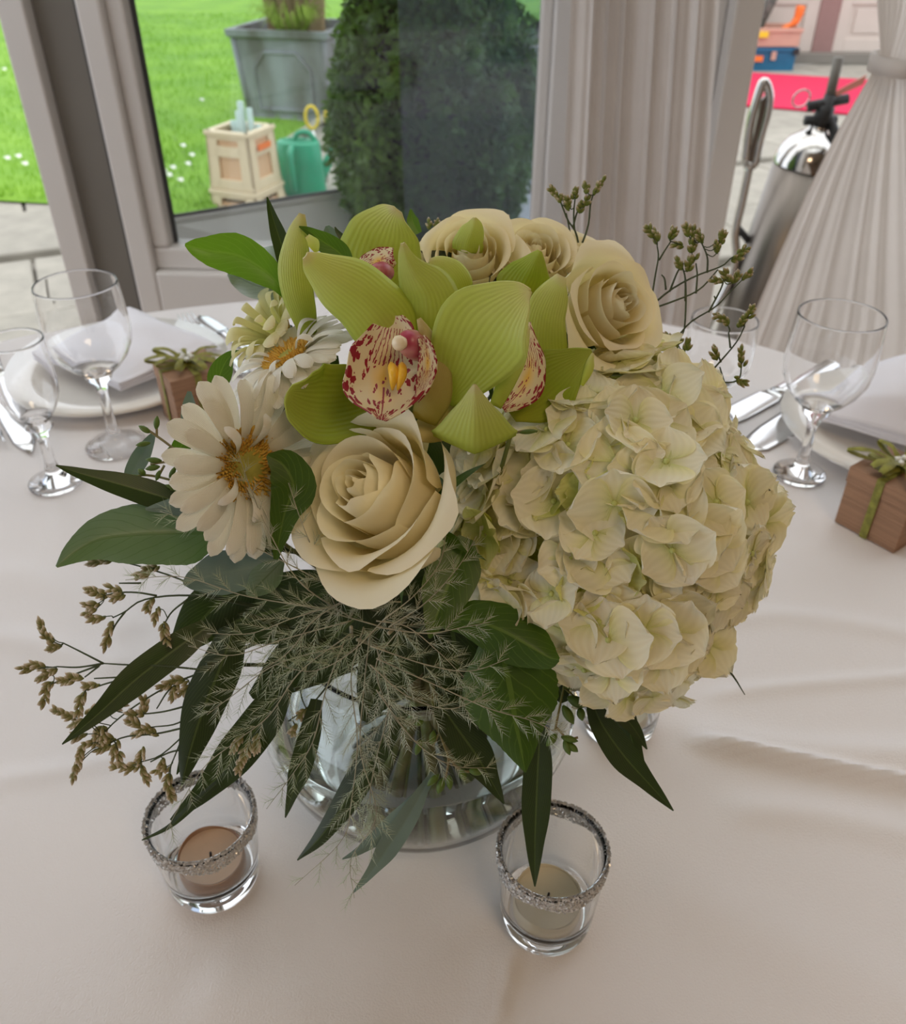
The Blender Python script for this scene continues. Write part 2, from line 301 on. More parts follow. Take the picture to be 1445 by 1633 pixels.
def lip_mat():
    m, nt, N, L = new('spotted_orchid_lip')
    out = N.new('ShaderNodeOutputMaterial'); p = N.new('ShaderNodeBsdfPrincipled'); p.inputs['Roughness'].default_value = .4
    tc = N.new('ShaderNodeTexCoord'); sx = N.new('ShaderNodeSeparateXYZ'); L.new(tc.outputs['UV'], sx.inputs[0])
    def M(op, a, b=None, c=None):
        n = N.new('ShaderNodeMath'); n.operation = op
        for i, q in enumerate((a, b, c)):
            if q is None: continue
            if isinstance(q, (int, float)): n.inputs[i].default_value = q
            else: L.new(q, n.inputs[i])
        return n.outputs[0]
    cmb = N.new('ShaderNodeCombineXYZ'); L.new(M('MULTIPLY', sx.outputs[0], 9.5), cmb.inputs[0]); L.new(M('MULTIPLY', sx.outputs[1], 10.), cmb.inputs[1])
    nd = N.new('ShaderNodeTexNoise'); nd.inputs['Scale'].default_value = 1.6; L.new(cmb.outputs[0], nd.inputs[0])
    va = N.new('ShaderNodeVectorMath'); va.operation = 'MULTIPLY_ADD'; va.inputs[1].default_value = (.9, .9, .9); L.new(nd.outputs['Color'], va.inputs[0]); L.new(cmb.outputs[0], va.inputs[2])
    vo = N.new('ShaderNodeTexVoronoi'); vo.inputs['Scale'].default_value = 1.25; L.new(va.outputs[0], vo.inputs[0])
    av = M('ABSOLUTE', M('SUBTRACT', sx.outputs[1], .5)); edge = M('MAXIMUM', M('MULTIPLY', av, 2.0), M('SUBTRACT', M('MULTIPLY', sx.outputs[0], 1.35), .42))
    th = M('MULTIPLY_ADD', M('POWER', M('MAXIMUM', edge, 0.001), 1.3), .46, .10)
    spots = M('LESS_THAN', vo.outputs['Distance'], th)
    lines = M('LESS_THAN', M('ABSOLUTE', M('SUBTRACT', M('FRACT', M('ADD', M('MULTIPLY', sx.outputs[1], 15.), M('MULTIPLY', nd.outputs[0], 1.2))), .5)), .13)
    thr = M('MULTIPLY', M('MULTIPLY', lines, M('LESS_THAN', av, .27)), M('LESS_THAN', M('ABSOLUTE', M('SUBTRACT', sx.outputs[0], .30)), .15))
    midl = M('MULTIPLY', M('LESS_THAN', av, .012), M('GREATER_THAN', sx.outputs[0], .62))
    sp = M('MAXIMUM', M('MAXIMUM', spots, thr), midl)
    yc = M('MULTIPLY', M('SUBTRACT', 1.0, M('MINIMUM', M('MULTIPLY', av, 5.0), 1.0)), M('SUBTRACT', 1.0, M('MINIMUM', M('MULTIPLY', M('ABSOLUTE', M('SUBTRACT', sx.outputs[0], .55)), 3.2), 1.0)))
    m0 = N.new('ShaderNodeMix'); m0.data_type = 'RGBA'; L.new(yc, m0.inputs[0]); m0.inputs[6].default_value = (.86, .76, .50, 1); m0.inputs[7].default_value = (.92, .60, .05, 1)
    mx = N.new('ShaderNodeMix'); mx.data_type = 'RGBA'; L.new(sp, mx.inputs[0]); L.new(m0.outputs[2], mx.inputs[6]); mx.inputs[7].default_value = (.36, .012, .03, 1)
    L.new(mx.outputs[2], p.inputs['Base Color'])
    t = N.new('ShaderNodeBsdfTranslucent'); L.new(mx.outputs[2], t.inputs[0]); ms = N.new('ShaderNodeMixShader'); ms.inputs[0].default_value = .25
    L.new(p.outputs[0], ms.inputs[1]); L.new(t.outputs[0], ms.inputs[2]); L.new(ms.outputs[0], out.inputs[0]); return m
M_LIP = lip_mat()
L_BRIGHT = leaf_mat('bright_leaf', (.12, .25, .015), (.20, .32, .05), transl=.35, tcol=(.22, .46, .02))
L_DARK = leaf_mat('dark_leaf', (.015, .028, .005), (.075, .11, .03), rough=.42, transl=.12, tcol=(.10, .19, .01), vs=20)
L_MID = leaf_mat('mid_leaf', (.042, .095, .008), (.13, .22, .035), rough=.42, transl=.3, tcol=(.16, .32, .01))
L_SAGE = leaf_mat('sage_leaf', (.125, .19, .125), (.06, .11, .05), rough=.36, transl=.12, spec=.7)
L_SILV = leaf_mat('silver_leaf', (.52, .60, .56), (.30, .38, .35), rough=.6, transl=.1, tcol=(.3, .4, .3))
L_BLUE = leaf_mat('bluegreen_leaf', (.15, .21, .18), (.16, .22, .18), rough=.5, transl=.12, tcol=(.2, .35, .2), vs=18)
L_SEED = leaf_mat('seed_leaf', (.10, .17, .02), (.14, .2, .04), rough=.45, transl=.15)
M_BUD = petal_mat('statice_bud', [(0, (.12, .19, .03)), (.5, (.22, .24, .06)), (.75, (.48, .40, .26)), (1, (.80, .70, .62))], .15, .6, veins=0)
M_BUDP = petal_mat('statice_bud_pale', [(0, (.16, .19, .05)), (.4, (.30, .27, .11)), (.72, (.60, .50, .36)), (1, (.88, .80, .70))], .15, .6, veins=0)
M_FERN = mk('fern_needle', (.46, .56, .36), .4, col2=(.62, .66, .52), scale=25, transl=.25)
M_WHITEP = mk('white_speck', (.85, .85, .8), .7)

# ================================================================== SETTING
# ---- ground outside
def ground():
    base = obj('trim_1', *box((-9, 1.93, -.25), (12, 26, -.07)), M_SOIL, smooth=False); base['kind'] = 'structure'
    pav = thing('floor_paving', '', '', (0, 1.95, -.07)); del pav['label']; del pav['category']; pav['kind'] = 'structure'
    base2 = obj('slab_bedding', *box((-6, 1.95, -.06), (9, 9.5, -.045)), M_GREYST, pav, smooth=False)
    sz = .60; a = math.radians(24); R = rz(a); me = None; k = 0
    for i in range(-12, 22):
        for j in range(-6, 22):
            c = R @ np.array([i * sz, j * sz * 1.0, 0]) + np.array([-1.0 if j % 2 else -.8, 2.2, 0])
            x, y = c[0], c[1]
            if not (-4.2 < x < 4.6 and 2.25 < y < 8.4): continue
            # seen only left of the post, round the topiary and through the right opening
            if y > 4.4 and x < -.9: continue
            if me is None:
                hs = sz / 2 - .006
                V = [[-hs, -hs, -.05], [hs, -hs, -.05], [hs, hs, -.05], [-hs, hs, -.05], [-hs + .006, -hs + .006, 0], [hs - .006, -hs + .006, 0], [hs - .006, hs - .006, 0], [-hs + .006, hs - .006, 0],
                     [-hs, -hs, -.008], [hs, -hs, -.008], [hs, hs, -.008], [-hs, hs, -.008]]
                Fq = [[0, 3, 2, 1], [4, 5, 6, 7]] + [[q, (q + 1) % 4, 8 + (q + 1) % 4, 8 + q] for q in range(4)] + [[8 + q, 8 + (q + 1) % 4, 4 + (q + 1) % 4, 4 + q] for q in range(4)]
                me = bpy.data.meshes.new('paving_slab'); me.from_pydata(V, [], Fq); me.materials.append(M_SLAB)
            o = bpy.data.objects.new('paving_slab', me); COL.objects.link(o); o.parent = pav
            o.location = (x, y - 1.95, .068 + random.uniform(-.003, .001)); o.rotation_euler = (0, 0, a); k += 1
    # lawn: raised slightly over the paving, edge traced on the ground
    ed = [atz(-1300, 300, 0), atz(-260, 314, 0), atz(40, 324, 0), atz(330, 346, 0), atz(352, 335, 0), atz(430, 236, 0), atz(530, 186, 0), atz(610, 120, 0), atz(860, 34, 0), atz(1100, -60, 0)]
    ed = catmull([[p[0], p[1], 0] for p in ed], 60)
    nv = 40; V = []; 
    for p in ed:
        far = np.array([p[0] * 4.0 - 4, 22.0, 0])
        for j in range(nv):
            t = (j / (nv - 1)) ** 1.5; q = p + (far - p) * t
            V.append([q[0], q[1], .022 * min(1, j / 1.5) + .006 + .006 * math.sin(q[0] * 3) * math.sin(q[1] * 2.3)])
    o = obj('lawn', V, gridfaces(60, nv), M_GRASS); o['kind'] = 'structure'
    V = []; F = []; poly = ed
    def inside(x, y):
        yy = np.interp(x, ed[:, 0][np.argsort(ed[:, 0])], ed[:, 1][np.argsort(ed[:, 0])]); return y > yy + .01
    n = 0
    while n < 26000:
        x = random.uniform(-5, 1.6); y = 3.9 + 7.5 * random.random() ** 1.5
        if not inside(x, y): continue
        h = random.uniform(.02, .05); a_ = random.uniform(0, 6.28); wd = .004; l = random.uniform(-.02, .02)
        b = len(V); cx, sx_ = math.cos(a_) * wd, math.sin(a_) * wd
        V += [[x - cx, y - sx_, .015], [x + cx, y + sx_, .015], [x + l, y + l * .6, .02 + h]]; F.append([b, b + 1, b + 2]); n += 1
    o = obj('grass_blades', V, F, M_BLADE, smooth=False); tag(o, 'short bright green grass of the lawn outside', 'grass', kind='stuff')
    V = []; F = []
    for (px, py) in [(7, 111), (322, 160), (30, 250), (292, 233), (306, 248), (262, 274), (276, 268), (270, 280), (288, 288), (300, 262), (40, 262), (12, 253), (336, 250)]:
        p = atz(px, py, .05); b = len(V)
        for k in range(5):
            a_ = k * 1.257; V.append([p[0] + .018 * math.cos(a_), p[1] + .018 * math.sin(a_), p[2] + .012 * (k % 2)])
        F.append([b, b + 1, b + 2, b + 3, b + 4])
    o = obj('daisy_specks', V, F, M_WHITEP, smooth=False); tag(o, 'scattered white daisies on the lawn outside', 'flowers', kind='stuff')
ground()

# ---- room
PH = math.radians(-4.0); W0 = np.array([0, 1.72, 0]); WD = np.array([math.cos(PH), math.sin(PH), 0]); WN = np.array([-WD[1], WD[0], 0])
def wallhit(px, py):
    r = ray(px, py); k = np.dot(W0 - CAM * [1, 1, 0], WN) / np.dot(r, WN); P = CAM + r * k; return np.dot(P - W0, WD), P[2]
def wbox(s0, s1, z0, z1, t0=0., t1=.06):
    V, F = box((s0, t0, z0), (s1, t1, z1)); return V @ np.array([WD, WN, [0, 0, 1]]) + W0, F
def wobj(name, s0, s1, z0, z1, t0, t1, m, parent=None, bv=.004):
    o = obj(name, *wbox(s0, s1, z0, z1, t0, t1), m, parent, smooth=False)
    if bv: bevel(o, bv)
    if parent is None: o['kind'] = 'structure'
    return o
def X(px, py=0): return wallhit(px, py)[0]
sA, sB, sC, sD = X(4), X(48), X(125), X(199)
sE, sF = X(884), X(935)
zg = wallhit(265, 392)[1]           # bottom of glazing
floor_in = obj('floor', *box((-3.2, -3.2, -.06), (3.4, 1.9, 0)), M_FLOORIN, smooth=False); floor_in['kind'] = 'structure'
ceil = obj('ceiling', *box((-3.2, -3.2, 2.5), (3.4, .75, 2.6)), M_CEIL, smooth=False); ceil['kind'] = 'structure'
for kx in range(9):  # unseen glazed roof strip, added to let in sky light and brighten the room
    o = obj('trim_%d' % (10 + kx), *box((-3.2 + kx * .8, .75, 2.46), (-3.14 + kx * .8, 1.9, 2.56)), M_FRAME, smooth=False); o['kind'] = 'structure'
    if kx < 8: o = obj('window_%d' % (10 + kx), *box((-3.14 + kx * .8, .75, 2.50), (-2.4 + kx * .8, 1.9, 2.506)), M_PANE, smooth=False); o['kind'] = 'structure'
wb_ = obj('wall_back', *box((-3.2, -3.3, 0), (3.4, -3.2, 2.5)), M_WALLD, smooth=False); wb_['kind'] = 'structure'
wr_ = obj('wall_right', *box((3.4, -3.2, 0), (3.5, 1.9, 2.5)), M_WALLD, smooth=False); wr_['kind'] = 'structure'
wl_ = obj('wall_left', *box((-3.3, -3.2, 0), (-3.2, 1.9, .45)), M_WALL, smooth=False); wl_['kind'] = 'structure'
wobj('wall_front', -3.1, 3.3, 2.28, 2.5, -.02, .12, M_WALL)
# pillar between the left opening and the window: white face, and its shaded face painted dark
wobj('trim_2', sA, sB, 0, 2.28, -.03, .10, M_FRAME)
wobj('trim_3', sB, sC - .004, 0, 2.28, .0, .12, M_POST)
wobj('trim_4', sC - .008, sC + .004, 0, 2.28, -.006, .10, M_GASKET, bv=0)
# the window: frame, beads, glass, lower panel
win = thing('window_1', '', '', tuple(W0 + WD * ((sC + sF) / 2))); del win['label']; del win['category']; win['kind'] = 'structure'
def fr(name, s0, s1, z0, z1, t0, t1, m=M_FRAME, bv=.006): return wobj(name, s0, s1, z0, z1, t0, t1, m, win, bv)
ws = sD - sC
fr('window_stile', sC + .004, sC + ws * .60, 0, 2.28, -.03, .07)
fr('window_bead', sC + ws * .60, sD, zg - .0, 2.24, -.012, .05)
fr('window_stile', sE, sF, 0, 2.28, -.03, .07)
fr('window_bead', sE - .022, sE, zg, 2.24, -.012, .05)
fr('window_rail', sC + ws * .60, sE, zg - .14, zg - .045, -.03, .07)
fr('window_bead', sC + ws * .60, sE, zg - .045, zg, -.012, .05)
fr('kick_panel', sC + ws * .60, sE, .10, zg - .14, .0, .04)
fr('window_rail', sC + ws * .60, sE, 0, .10, -.03, .07)
fr('panel_moulding', sC + ws * .60 + .03, sC + ws * .60 + .055, .13, zg - .17, -.012, .0)
fr('panel_moulding', sC + ws * .60 + .03, sE - .03, zg - .19, zg - .17, -.012, .0)
gs = fr('window_gasket', sD, sD + .006, zg, 2.24, .018, .03, M_GASKET, 0)
fr('window_pane', sD, sE - .02, zg, 2.24, .022, .026, M_PANE, 0)
# open outer door leaf standing outside behind the window
zl = .60
pa = atz(262, 349, zl); pb = atz(556, 303, zl)
dl = nrm([pb[0] - pa[0], pb[1] - pa[1], 0]); dn = np.array([-dl[1], dl[0], 0]); Ld = .80
oa = np.array([pa[0], pa[1], 0]) - dl * .0
leaf = thing('door_1', '', '', tuple(oa)); del leaf['label']; del leaf['category']; leaf['kind'] = 'structure'
def lbox(name, s0, s1, z0, z1, t0, t1, m, bv=.004):
    V, F = box((s0, t0, z0), (s1, t1, z1)); V = V @ np.array([dl, dn, [0, 0, 1]]) + oa
    o = obj(name, V, F, m, leaf, smooth=False)
    if bv: bevel(o, bv)
Lw = np.linalg.norm(pb - pa) + .05
Vr = np.array([[0, 0, zl - .006], [Lw, 0, zl - .006], [0, -.10, zl - .16], [Lw, -.30, zl - .16], [0, .03, zl - .006], [Lw, .03, zl - .006], [0, .03, zl - .16], [Lw, .03, zl - .16]]) @ np.array([dl, dn, [0, 0, 1]]) + oa
obj('sloping_rail', Vr, [[0, 1, 3, 2], [4, 6, 7, 5], [0, 4, 5, 1], [2, 3, 7, 6], [0, 2, 6, 4], [1, 5, 7, 3]], M_FRAMEO, leaf, smooth=False)
lbox('door_bead', 0, Lw, zl - .012, zl + .001, -.014, .0, M_FRAMEO)
lbox('door_gasket', 0, Lw - .02, zl - .003, zl + .006, -.006, .004, M_GASKET, 0)
lbox('door_panel', -.09, Lw, .02, zl - .19, -.012, .012, M_FRAMEO); 
lbox('door_stile', -.10, 0, .02, 2.1, -.02, .02, M_FRAMEO); lbox('door_stile', Lw, Lw + .05, .02, 2.1, -.02, .02, M_FRAMEO)
lbox('door_pane', 0, Lw, zl, 2.1, -.003, .003, M_PANE, 0)
# second pane behind the window's right half, dark reflection put into its colour
tp = thing('window_2', '', '', tuple(W0 + WD * (X(760)) + WN * .12)); del tp['label']; del tp['category']; tp['kind'] = 'structure'
def s_at(px, py, t):
    r = ray(px, py); O = W0 + WN * t; k = np.dot(O - CAM, WN) / np.dot(r, WN); return np.dot(CAM + r * k - W0, WD)
t0_ = .10
wobj('reflection_tint_pane', s_at(634, 0, t0_), sE + .01, 0.05, 2.26, t0_, t0_ + .005, M_PANE2, tp, 0)
# cream jamb at the doorway to the right
sG, sH = X(1163), X(1208)
wobj('trim_5', sG, sH, 0, 2.28, -.06, .06, M_FRAME)
wobj('trim_6', sF, sG, 0, 2.28, .0, .06, M_FRAME)

# ---- curtains
def curtain(name, left, right, Y, pleats, amp, mat, label, seed, nz=40, nx=260, pinch=None):
    """left/right: lists of (px,py) down the two edges in the vertical plane Y"""
    Lp = np.array([aty(a, b, Y) for a, b in left]); Rp = np.array([aty(a, b, Y) for a, b in right])
    z0 = max(Lp[:, 2].max(), 2.2); z1 = .03
    r2 = np.random.default_rng(seed)
    ph = np.cumsum(r2.uniform(.5, 1.5, 400)); ph = np.interp(np.linspace(0, pleats, nx), np.arange(400), ph) * 6.28 / 1.0
    am = np.interp(np.linspace(0, pleats, nx), np.arange(400), r2.uniform(.4, 1.2, 400))
    V = []
    zs = np.linspace(z0, z1, nz)
    for z in zs:
        xl = np.interp(z, Lp[::-1, 2], Lp[::-1, 0]); xr = np.interp(z, Rp[::-1, 2], Rp[::-1, 0]); wd = xr - xl
        a_ = amp * (1 if pinch is None else min(1.3, .35 + abs(z - pinch) * 2.2))
        for j in range(nx):
            u = j / (nx - 1); dp = math.sin(ph[j]) * am[j] + .3 * math.sin(ph[j] * 2.3 + 1)
            V.append([xl + wd * u + a_ * .35 * math.cos(ph[j]), Y - a_ * dp - .01 * math.sin(z * 2 + u * 5), z])
    o = obj(name, V, gridfaces(nz, nx), mat); tag(o, label, 'curtain'); return o
Yc = 1.50
curtain('curtain', [(932, -420), (896, 420)], [(1172, -420), (1118, 420)], Yc, 7, .011, M_CURT, 'pale grey pleated curtain hanging straight between the window and the doorway', 3)
lx = [(1382, -500), (1394, 0), (1402, 92), (1384, 118), (1330, 210), (1285, 300), (1240, 400), (1190, 520), (1140, 640)]
rx = [(1580, -500), (1500, 0), (1450, 95), (1490, 125), (1560, 300), (1640, 520), (1660, 700)]
zt = aty(1420, 105, 1.42)[2]
curtain('sheer_curtain', lx, rx, 1.42, 12, .0035, M_SHEER, 'sheer cream curtain tied back at the right edge of the doorway', 5, nz=70, pinch=zt)
pL = aty(1398, 104, 1.42); pR = aty(1462, 100, 1.42)
cc = (pL + pR) / 2; V, F = [], []
ring = [[cc[0] + (pR[0] - pL[0]) * .56 * math.cos(t), 1.42 + .05 * math.sin(t), 0] for t in np.linspace(0, 6.28, 25)[:-1]]
V = [[a, b, cc[2] + dz] for dz in (.012, -.012) for a, b, _ in ring]
tb = obj('curtain_tieback', V, gridfaces(2, 24, True), M_SHEER); solid(tb, .006); tag(tb, 'cream fabric band tying back the sheer curtain', 'tieback')

# ================================================================== OUTSIDE THINGS
def planter():
    c = (atz(415, 172, .03) + atz(556, 180, .03)) / 2; c[2] = .02
    t = thing('garden_planter', 'square grey lead-look planter with ornamental grass on the lawn', 'planter', tuple(c))
    a = math.radians(-14); R = rz(a); h = .50; b0, b1 = .255, .29
    def fr_(name, pts, zz, m):
        V = []
        for (hw, z) in pts: V += [[-hw, -hw, z], [hw, -hw, z], [hw, hw, z], [-hw, hw, z]]
        V = np.array(V) @ R.T + c; F = gridfaces(len(pts), 4, True); return obj(name, V, F, m, t, smooth=False)
    o = fr_('planter_body', [(b0 - .01, 0), (b0 + .01, .0), (b0, .02), (b1, h - .06), (b1, h - .05)], 0, M_LEAD)
    o = fr_('planter_rim', [(b1, h - .055), (b1 + .03, h - .035), (b1 + .035, h), (b1 - .01, h), (b1 - .02, h - .07)], 0, M_LEAD)
    o = fr_('soil', [(b1 - .015, h - .05), (.001, h - .04)], 0, M_SOIL)
    for side in range(4):    # raised octagonal moulding on each face
        R2 = R @ rz(side * math.pi / 2); pts = [(-.10, .05), (.10, .05), (.18, .05), (.18, .28), (.10, .37), (-.10, .37), (-.18, .28), (-.18, .05)]
        P = np.array([[x * (1 + .0 * z), -(b0 + (b1 - b0) * (z / h)) - .006, z + .01] for x, z in pts + pts[:1]]) @ R2.T + c
        V, F, U = tube(P, .011, 5); obj('moulding', V, F, M_LEAD, t)
    for (dx, dy) in ((-1, -1), (1, -1), (1, 1), (-1, 1)):
        V, F, U = tube(np.array([[dx * b0, dy * b0, .01], [dx * b1, dy * b1, h - .05]]) @ R.T + c, .017, 6); obj('corner_post', V, F, M_LEAD, t)
    mb = MB(); mg = MB()
    for k in range(1700):
        a_ = random.uniform(0, 6.28); r0 = .17 * random.random() ** .5; L = random.uniform(.45, .85); ln = random.uniform(.03, .16) 
        p0 = c + [r0 * math.cos(a_), r0 * math.sin(a_), h - .05]; q = []
        for u in (0, .4, .75, 1): q.append(p0 + np.array([math.cos(a_) * ln * u ** 2, math.sin(a_) * ln * u ** 2, L * u - .12 * u ** 3]))
        V, F, U = tube(q, [.004, .003, .0028, .001], 3, False); mb.add(V, F, U)
    for k in range(130):
        a_ = random.uniform(0, 6.28); L = random.uniform(.12, .26)
        p0 = c + [.0 + .07 * math.cos(a_), -.19 + .05 * math.sin(a_), h - .04]; q = []
        ln = random.uniform(.04, .20)
        for u in (0, .4, .75, 1): q.append(p0 + np.array([math.cos(a_) * ln * u, math.sin(a_) * ln * u - .05 * u, L * math.sin(u * 2.4) * .8]))
        V, F, U = tube(q, [.003, .003, .002, .001], 3, False); mg.add(V, F, U)
    o = mb.build('dry_grass', M_DRYGR, t); o['kind'] = 'stuff'; o = mg.build('green_grass', M_GREENGR, t); o['kind'] = 'stuff'
planter()
# kerb hose along the lawn edge
P = catmull([atz(x, y, .05) for x, y in [(430, 250), (455, 228), (490, 206), (525, 180), (545, 160), (560, 120)]], 30)
V, F, U = tube(P, .022, 8); tag(obj('garden_hose', V, F, mk('hose', (.33, .32, .24), .6)), 'pale garden hose curving along the edge of the lawn', 'hose')

def crates():
    c = atz(398, 326, .0); a = math.radians(-22); R = rz(a)
    def frame_box(t, w_, d_, z0, h, m, openz):
        tk = .02
        for sx_, nm in ((-1, 'side_panel'), (1, 'side_panel')):
            obj(nm, *box((sx_ * w_ / 2 - tk / 2, -d_ / 2, z0), (sx_ * w_ / 2 + tk / 2, d_ / 2, z0 + h), R, c), m, t, smooth=False)
    def crate(label, z0, h, w0, w1, openg):
        t = thing('plastic_crate', label, 'crate', (c[0], c[1], z0)); w2 = w1
        # walls as frames with a recessed window each side, tapering
        for side in range(4):
            R2 = R @ rz(side * math.pi / 2)
            def bar(nm, x0, x1, za, zb, dep0=0., m=M_CRATE, th=.014):
                V, F = box((x0, 0, za), (x1, th, zb)); V = V.copy()
                V[:, 1] += -(w0 / 2 + (w1 - w0) / 2 * (V[:, 2] / h)) + dep0; V[:, 0] *= (1 + (w1 / w0 - 1) * V[:, 2] / h)
                o = obj(nm, V @ R2.T + [c[0], c[1], z0], F, m, t, smooth=False); bevel(o, .003, 2)
            hw = w0 / 2
            bar('corner_post', -hw, -hw + .06, 0, h); bar('corner_post', hw - .06, hw, 0, h)
            bar('lower_rail', -hw + .05, hw - .05, 0, .045 if h > .2 else .02)
            bar('upper_rail', -hw + .05, hw - .05, h - .03, h)
            if h > .2:
                bar('middle_rail', -hw + .05, hw - .05, h - .10, h - .055)
                bar('handle_slot', -hw + .06, hw - .06, h - .055, h - .03, .01, M_CRATEIN)
            bar('recessed_panel', -hw + .055, hw - .055, .02, h - .05, .012, M_CRATEIN)
            bar('rim', -hw - .005, hw + .005, h - .012, h + .006, -.008, M_CRATE, .03)
        obj('crate_floor', *box((-w0 / 2, -w0 / 2, .005), (w0 / 2, w0 / 2, .015), R, (c[0], c[1], z0)), M_CRATE, t, smooth=False)
        return t
    crate('lower cream plastic crate standing on the paving beside the watering can', 0.0, .085, .255, .235, False)
    t = crate('tall cream plastic crate stacked on top with peach side panels', .092, .240, .235, .215, True)
    R2 = R @ rz(math.pi / 2)
    o = obj('red_sticker', *box((-.05, -.122, .165), (.05, -.116, .19), R2, (c[0], c[1], .092)), M_ORANGE, t, smooth=False)
    for k, (dx, dy, hh) in enumerate([(-.03, .02, .17), (.0, .0, .22), (.035, .01, .19), (.06, .03, .11), (-.07, .03, .12)]):
        p0 = np.array([c[0], c[1], .11]) + R @ np.array([dx, dy + .03, 0]); V, F, U = tube([p0, p0 + [0, .0, .13 + hh * .9]], .014, 10)
        o = obj('plastic_tube', V, F, M_TUBEP); tag(o, ['second tallest pale tube in the cream crate, left of the middle one', 'tallest pale tube in the middle of the cream crate', 'pale tube just right of the tallest one in the cream crate', 'short pale tube at the right corner of the cream crate', 'short pale tube at the left corner of the cream crate'][k], 'tube', 'plastic tubes standing in the crate')
crates()
def watering_can():
    c = atz(483, 306, .0); c[2] = 0.0
    t = thing('watering_can', 'green plastic watering can standing on the paving beside the cream crate', 'watering can', tuple(c))
    def ov(prof, sx_=1.0, sy=.72):
        V, F = lathe(prof, (0, 0, 0), 28); V[:, 0] *= sx_; V[:, 1] *= sy; return V @ rz(math.radians(-18)).T + c, F
    V, F = ov([(.0, .0), (.118, .0), (.122, .01), (.112, .15), (.106, .225), (.098, .235), (.05, .240), (.05, .235), (0, .22)]); obj('can_body', V, F, M_CAN, t)
    P = catmull([c + [-.02, -.07, .22], c + [-.02, -.135, .20], c + [-.02, -.14, .12], c + [-.02, -.10, .03]], 16); V, F, U = tube(P, .015, 8); obj('front_handle', V, F, M_CAN, t)
    P = catmull([c + [-.02, 0, .225], c + [.0, 0, .265], c + [.05, 0, .27], c + [.09, 0, .225]], 16); V, F, U = tube(P, .012, 8); obj('top_handle', V, F, M_CAN, t)
    V, F, U = tube(catmull([c + [.09, .02, .06], c + [.15, .08, .18], c + [.19, .14, .32]], 10), [.025] * 4 + [.015] * 6, 8); obj('spout', V, F, M_CAN, t)
    t2 = thing('garden_shears', 'yellow looped handles sticking out beside the green watering can', 'shears', (c[0] + .10, c[1] + .13, 0))
    for dx in (-.035, .06):
        cc_ = c + [.09 + dx, .13, .31]; P = [cc_ + [.03 * math.cos(q), 0.0, .05 * math.sin(q)] for q in np.linspace(0, 6.28, 18)]
        V, F, U = tube(P, .008, 6); obj('shear_handle', V, F, M_YELLOW, t2)
        V, F, U = tube([cc_ + [0, 0, -.05], c + [.10, .13, .01]], .007, 6); obj('shear_blade', V, F, M_STEEL, t2)
watering_can()
def topiary():
    c = np.array([aty(692, 200, 2.12)[0], 2.13, 0])
    t = thing('topiary_bush', 'large dark green clipped bush outside the window', 'shrub', tuple(c))
    prof = [(0, .50), (.13, .52), (.19, .58), (.225, .66), (.238, .75), (.228, .84), (.200, .94), (.158, 1.03), (.11, 1.15), (.05, 1.24), (0, 1.28)]
    pz = [p[1] for p in prof]; pr = [p[0] for p in prof]
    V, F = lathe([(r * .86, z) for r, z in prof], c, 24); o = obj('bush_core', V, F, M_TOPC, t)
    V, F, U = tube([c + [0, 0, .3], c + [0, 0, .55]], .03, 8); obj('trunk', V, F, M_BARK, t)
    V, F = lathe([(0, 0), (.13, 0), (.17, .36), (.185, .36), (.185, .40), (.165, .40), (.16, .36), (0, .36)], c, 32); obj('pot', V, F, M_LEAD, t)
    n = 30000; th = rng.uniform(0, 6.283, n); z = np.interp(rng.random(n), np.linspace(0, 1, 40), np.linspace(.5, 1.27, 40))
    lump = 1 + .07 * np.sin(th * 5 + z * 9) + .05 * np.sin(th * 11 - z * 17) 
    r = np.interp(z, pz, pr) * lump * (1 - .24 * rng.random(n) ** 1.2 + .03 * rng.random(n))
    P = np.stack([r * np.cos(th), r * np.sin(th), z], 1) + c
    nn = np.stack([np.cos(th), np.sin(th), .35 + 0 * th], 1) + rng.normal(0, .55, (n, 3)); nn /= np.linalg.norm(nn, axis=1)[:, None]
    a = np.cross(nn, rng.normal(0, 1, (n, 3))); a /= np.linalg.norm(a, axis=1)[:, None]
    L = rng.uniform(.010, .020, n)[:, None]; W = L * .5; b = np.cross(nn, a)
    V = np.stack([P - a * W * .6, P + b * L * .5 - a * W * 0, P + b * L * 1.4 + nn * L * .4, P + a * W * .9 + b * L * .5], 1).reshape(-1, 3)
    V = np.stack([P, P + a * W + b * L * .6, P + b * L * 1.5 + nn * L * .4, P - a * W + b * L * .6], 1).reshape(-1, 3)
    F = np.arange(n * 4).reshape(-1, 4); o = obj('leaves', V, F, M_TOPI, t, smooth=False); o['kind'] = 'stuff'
topiary()

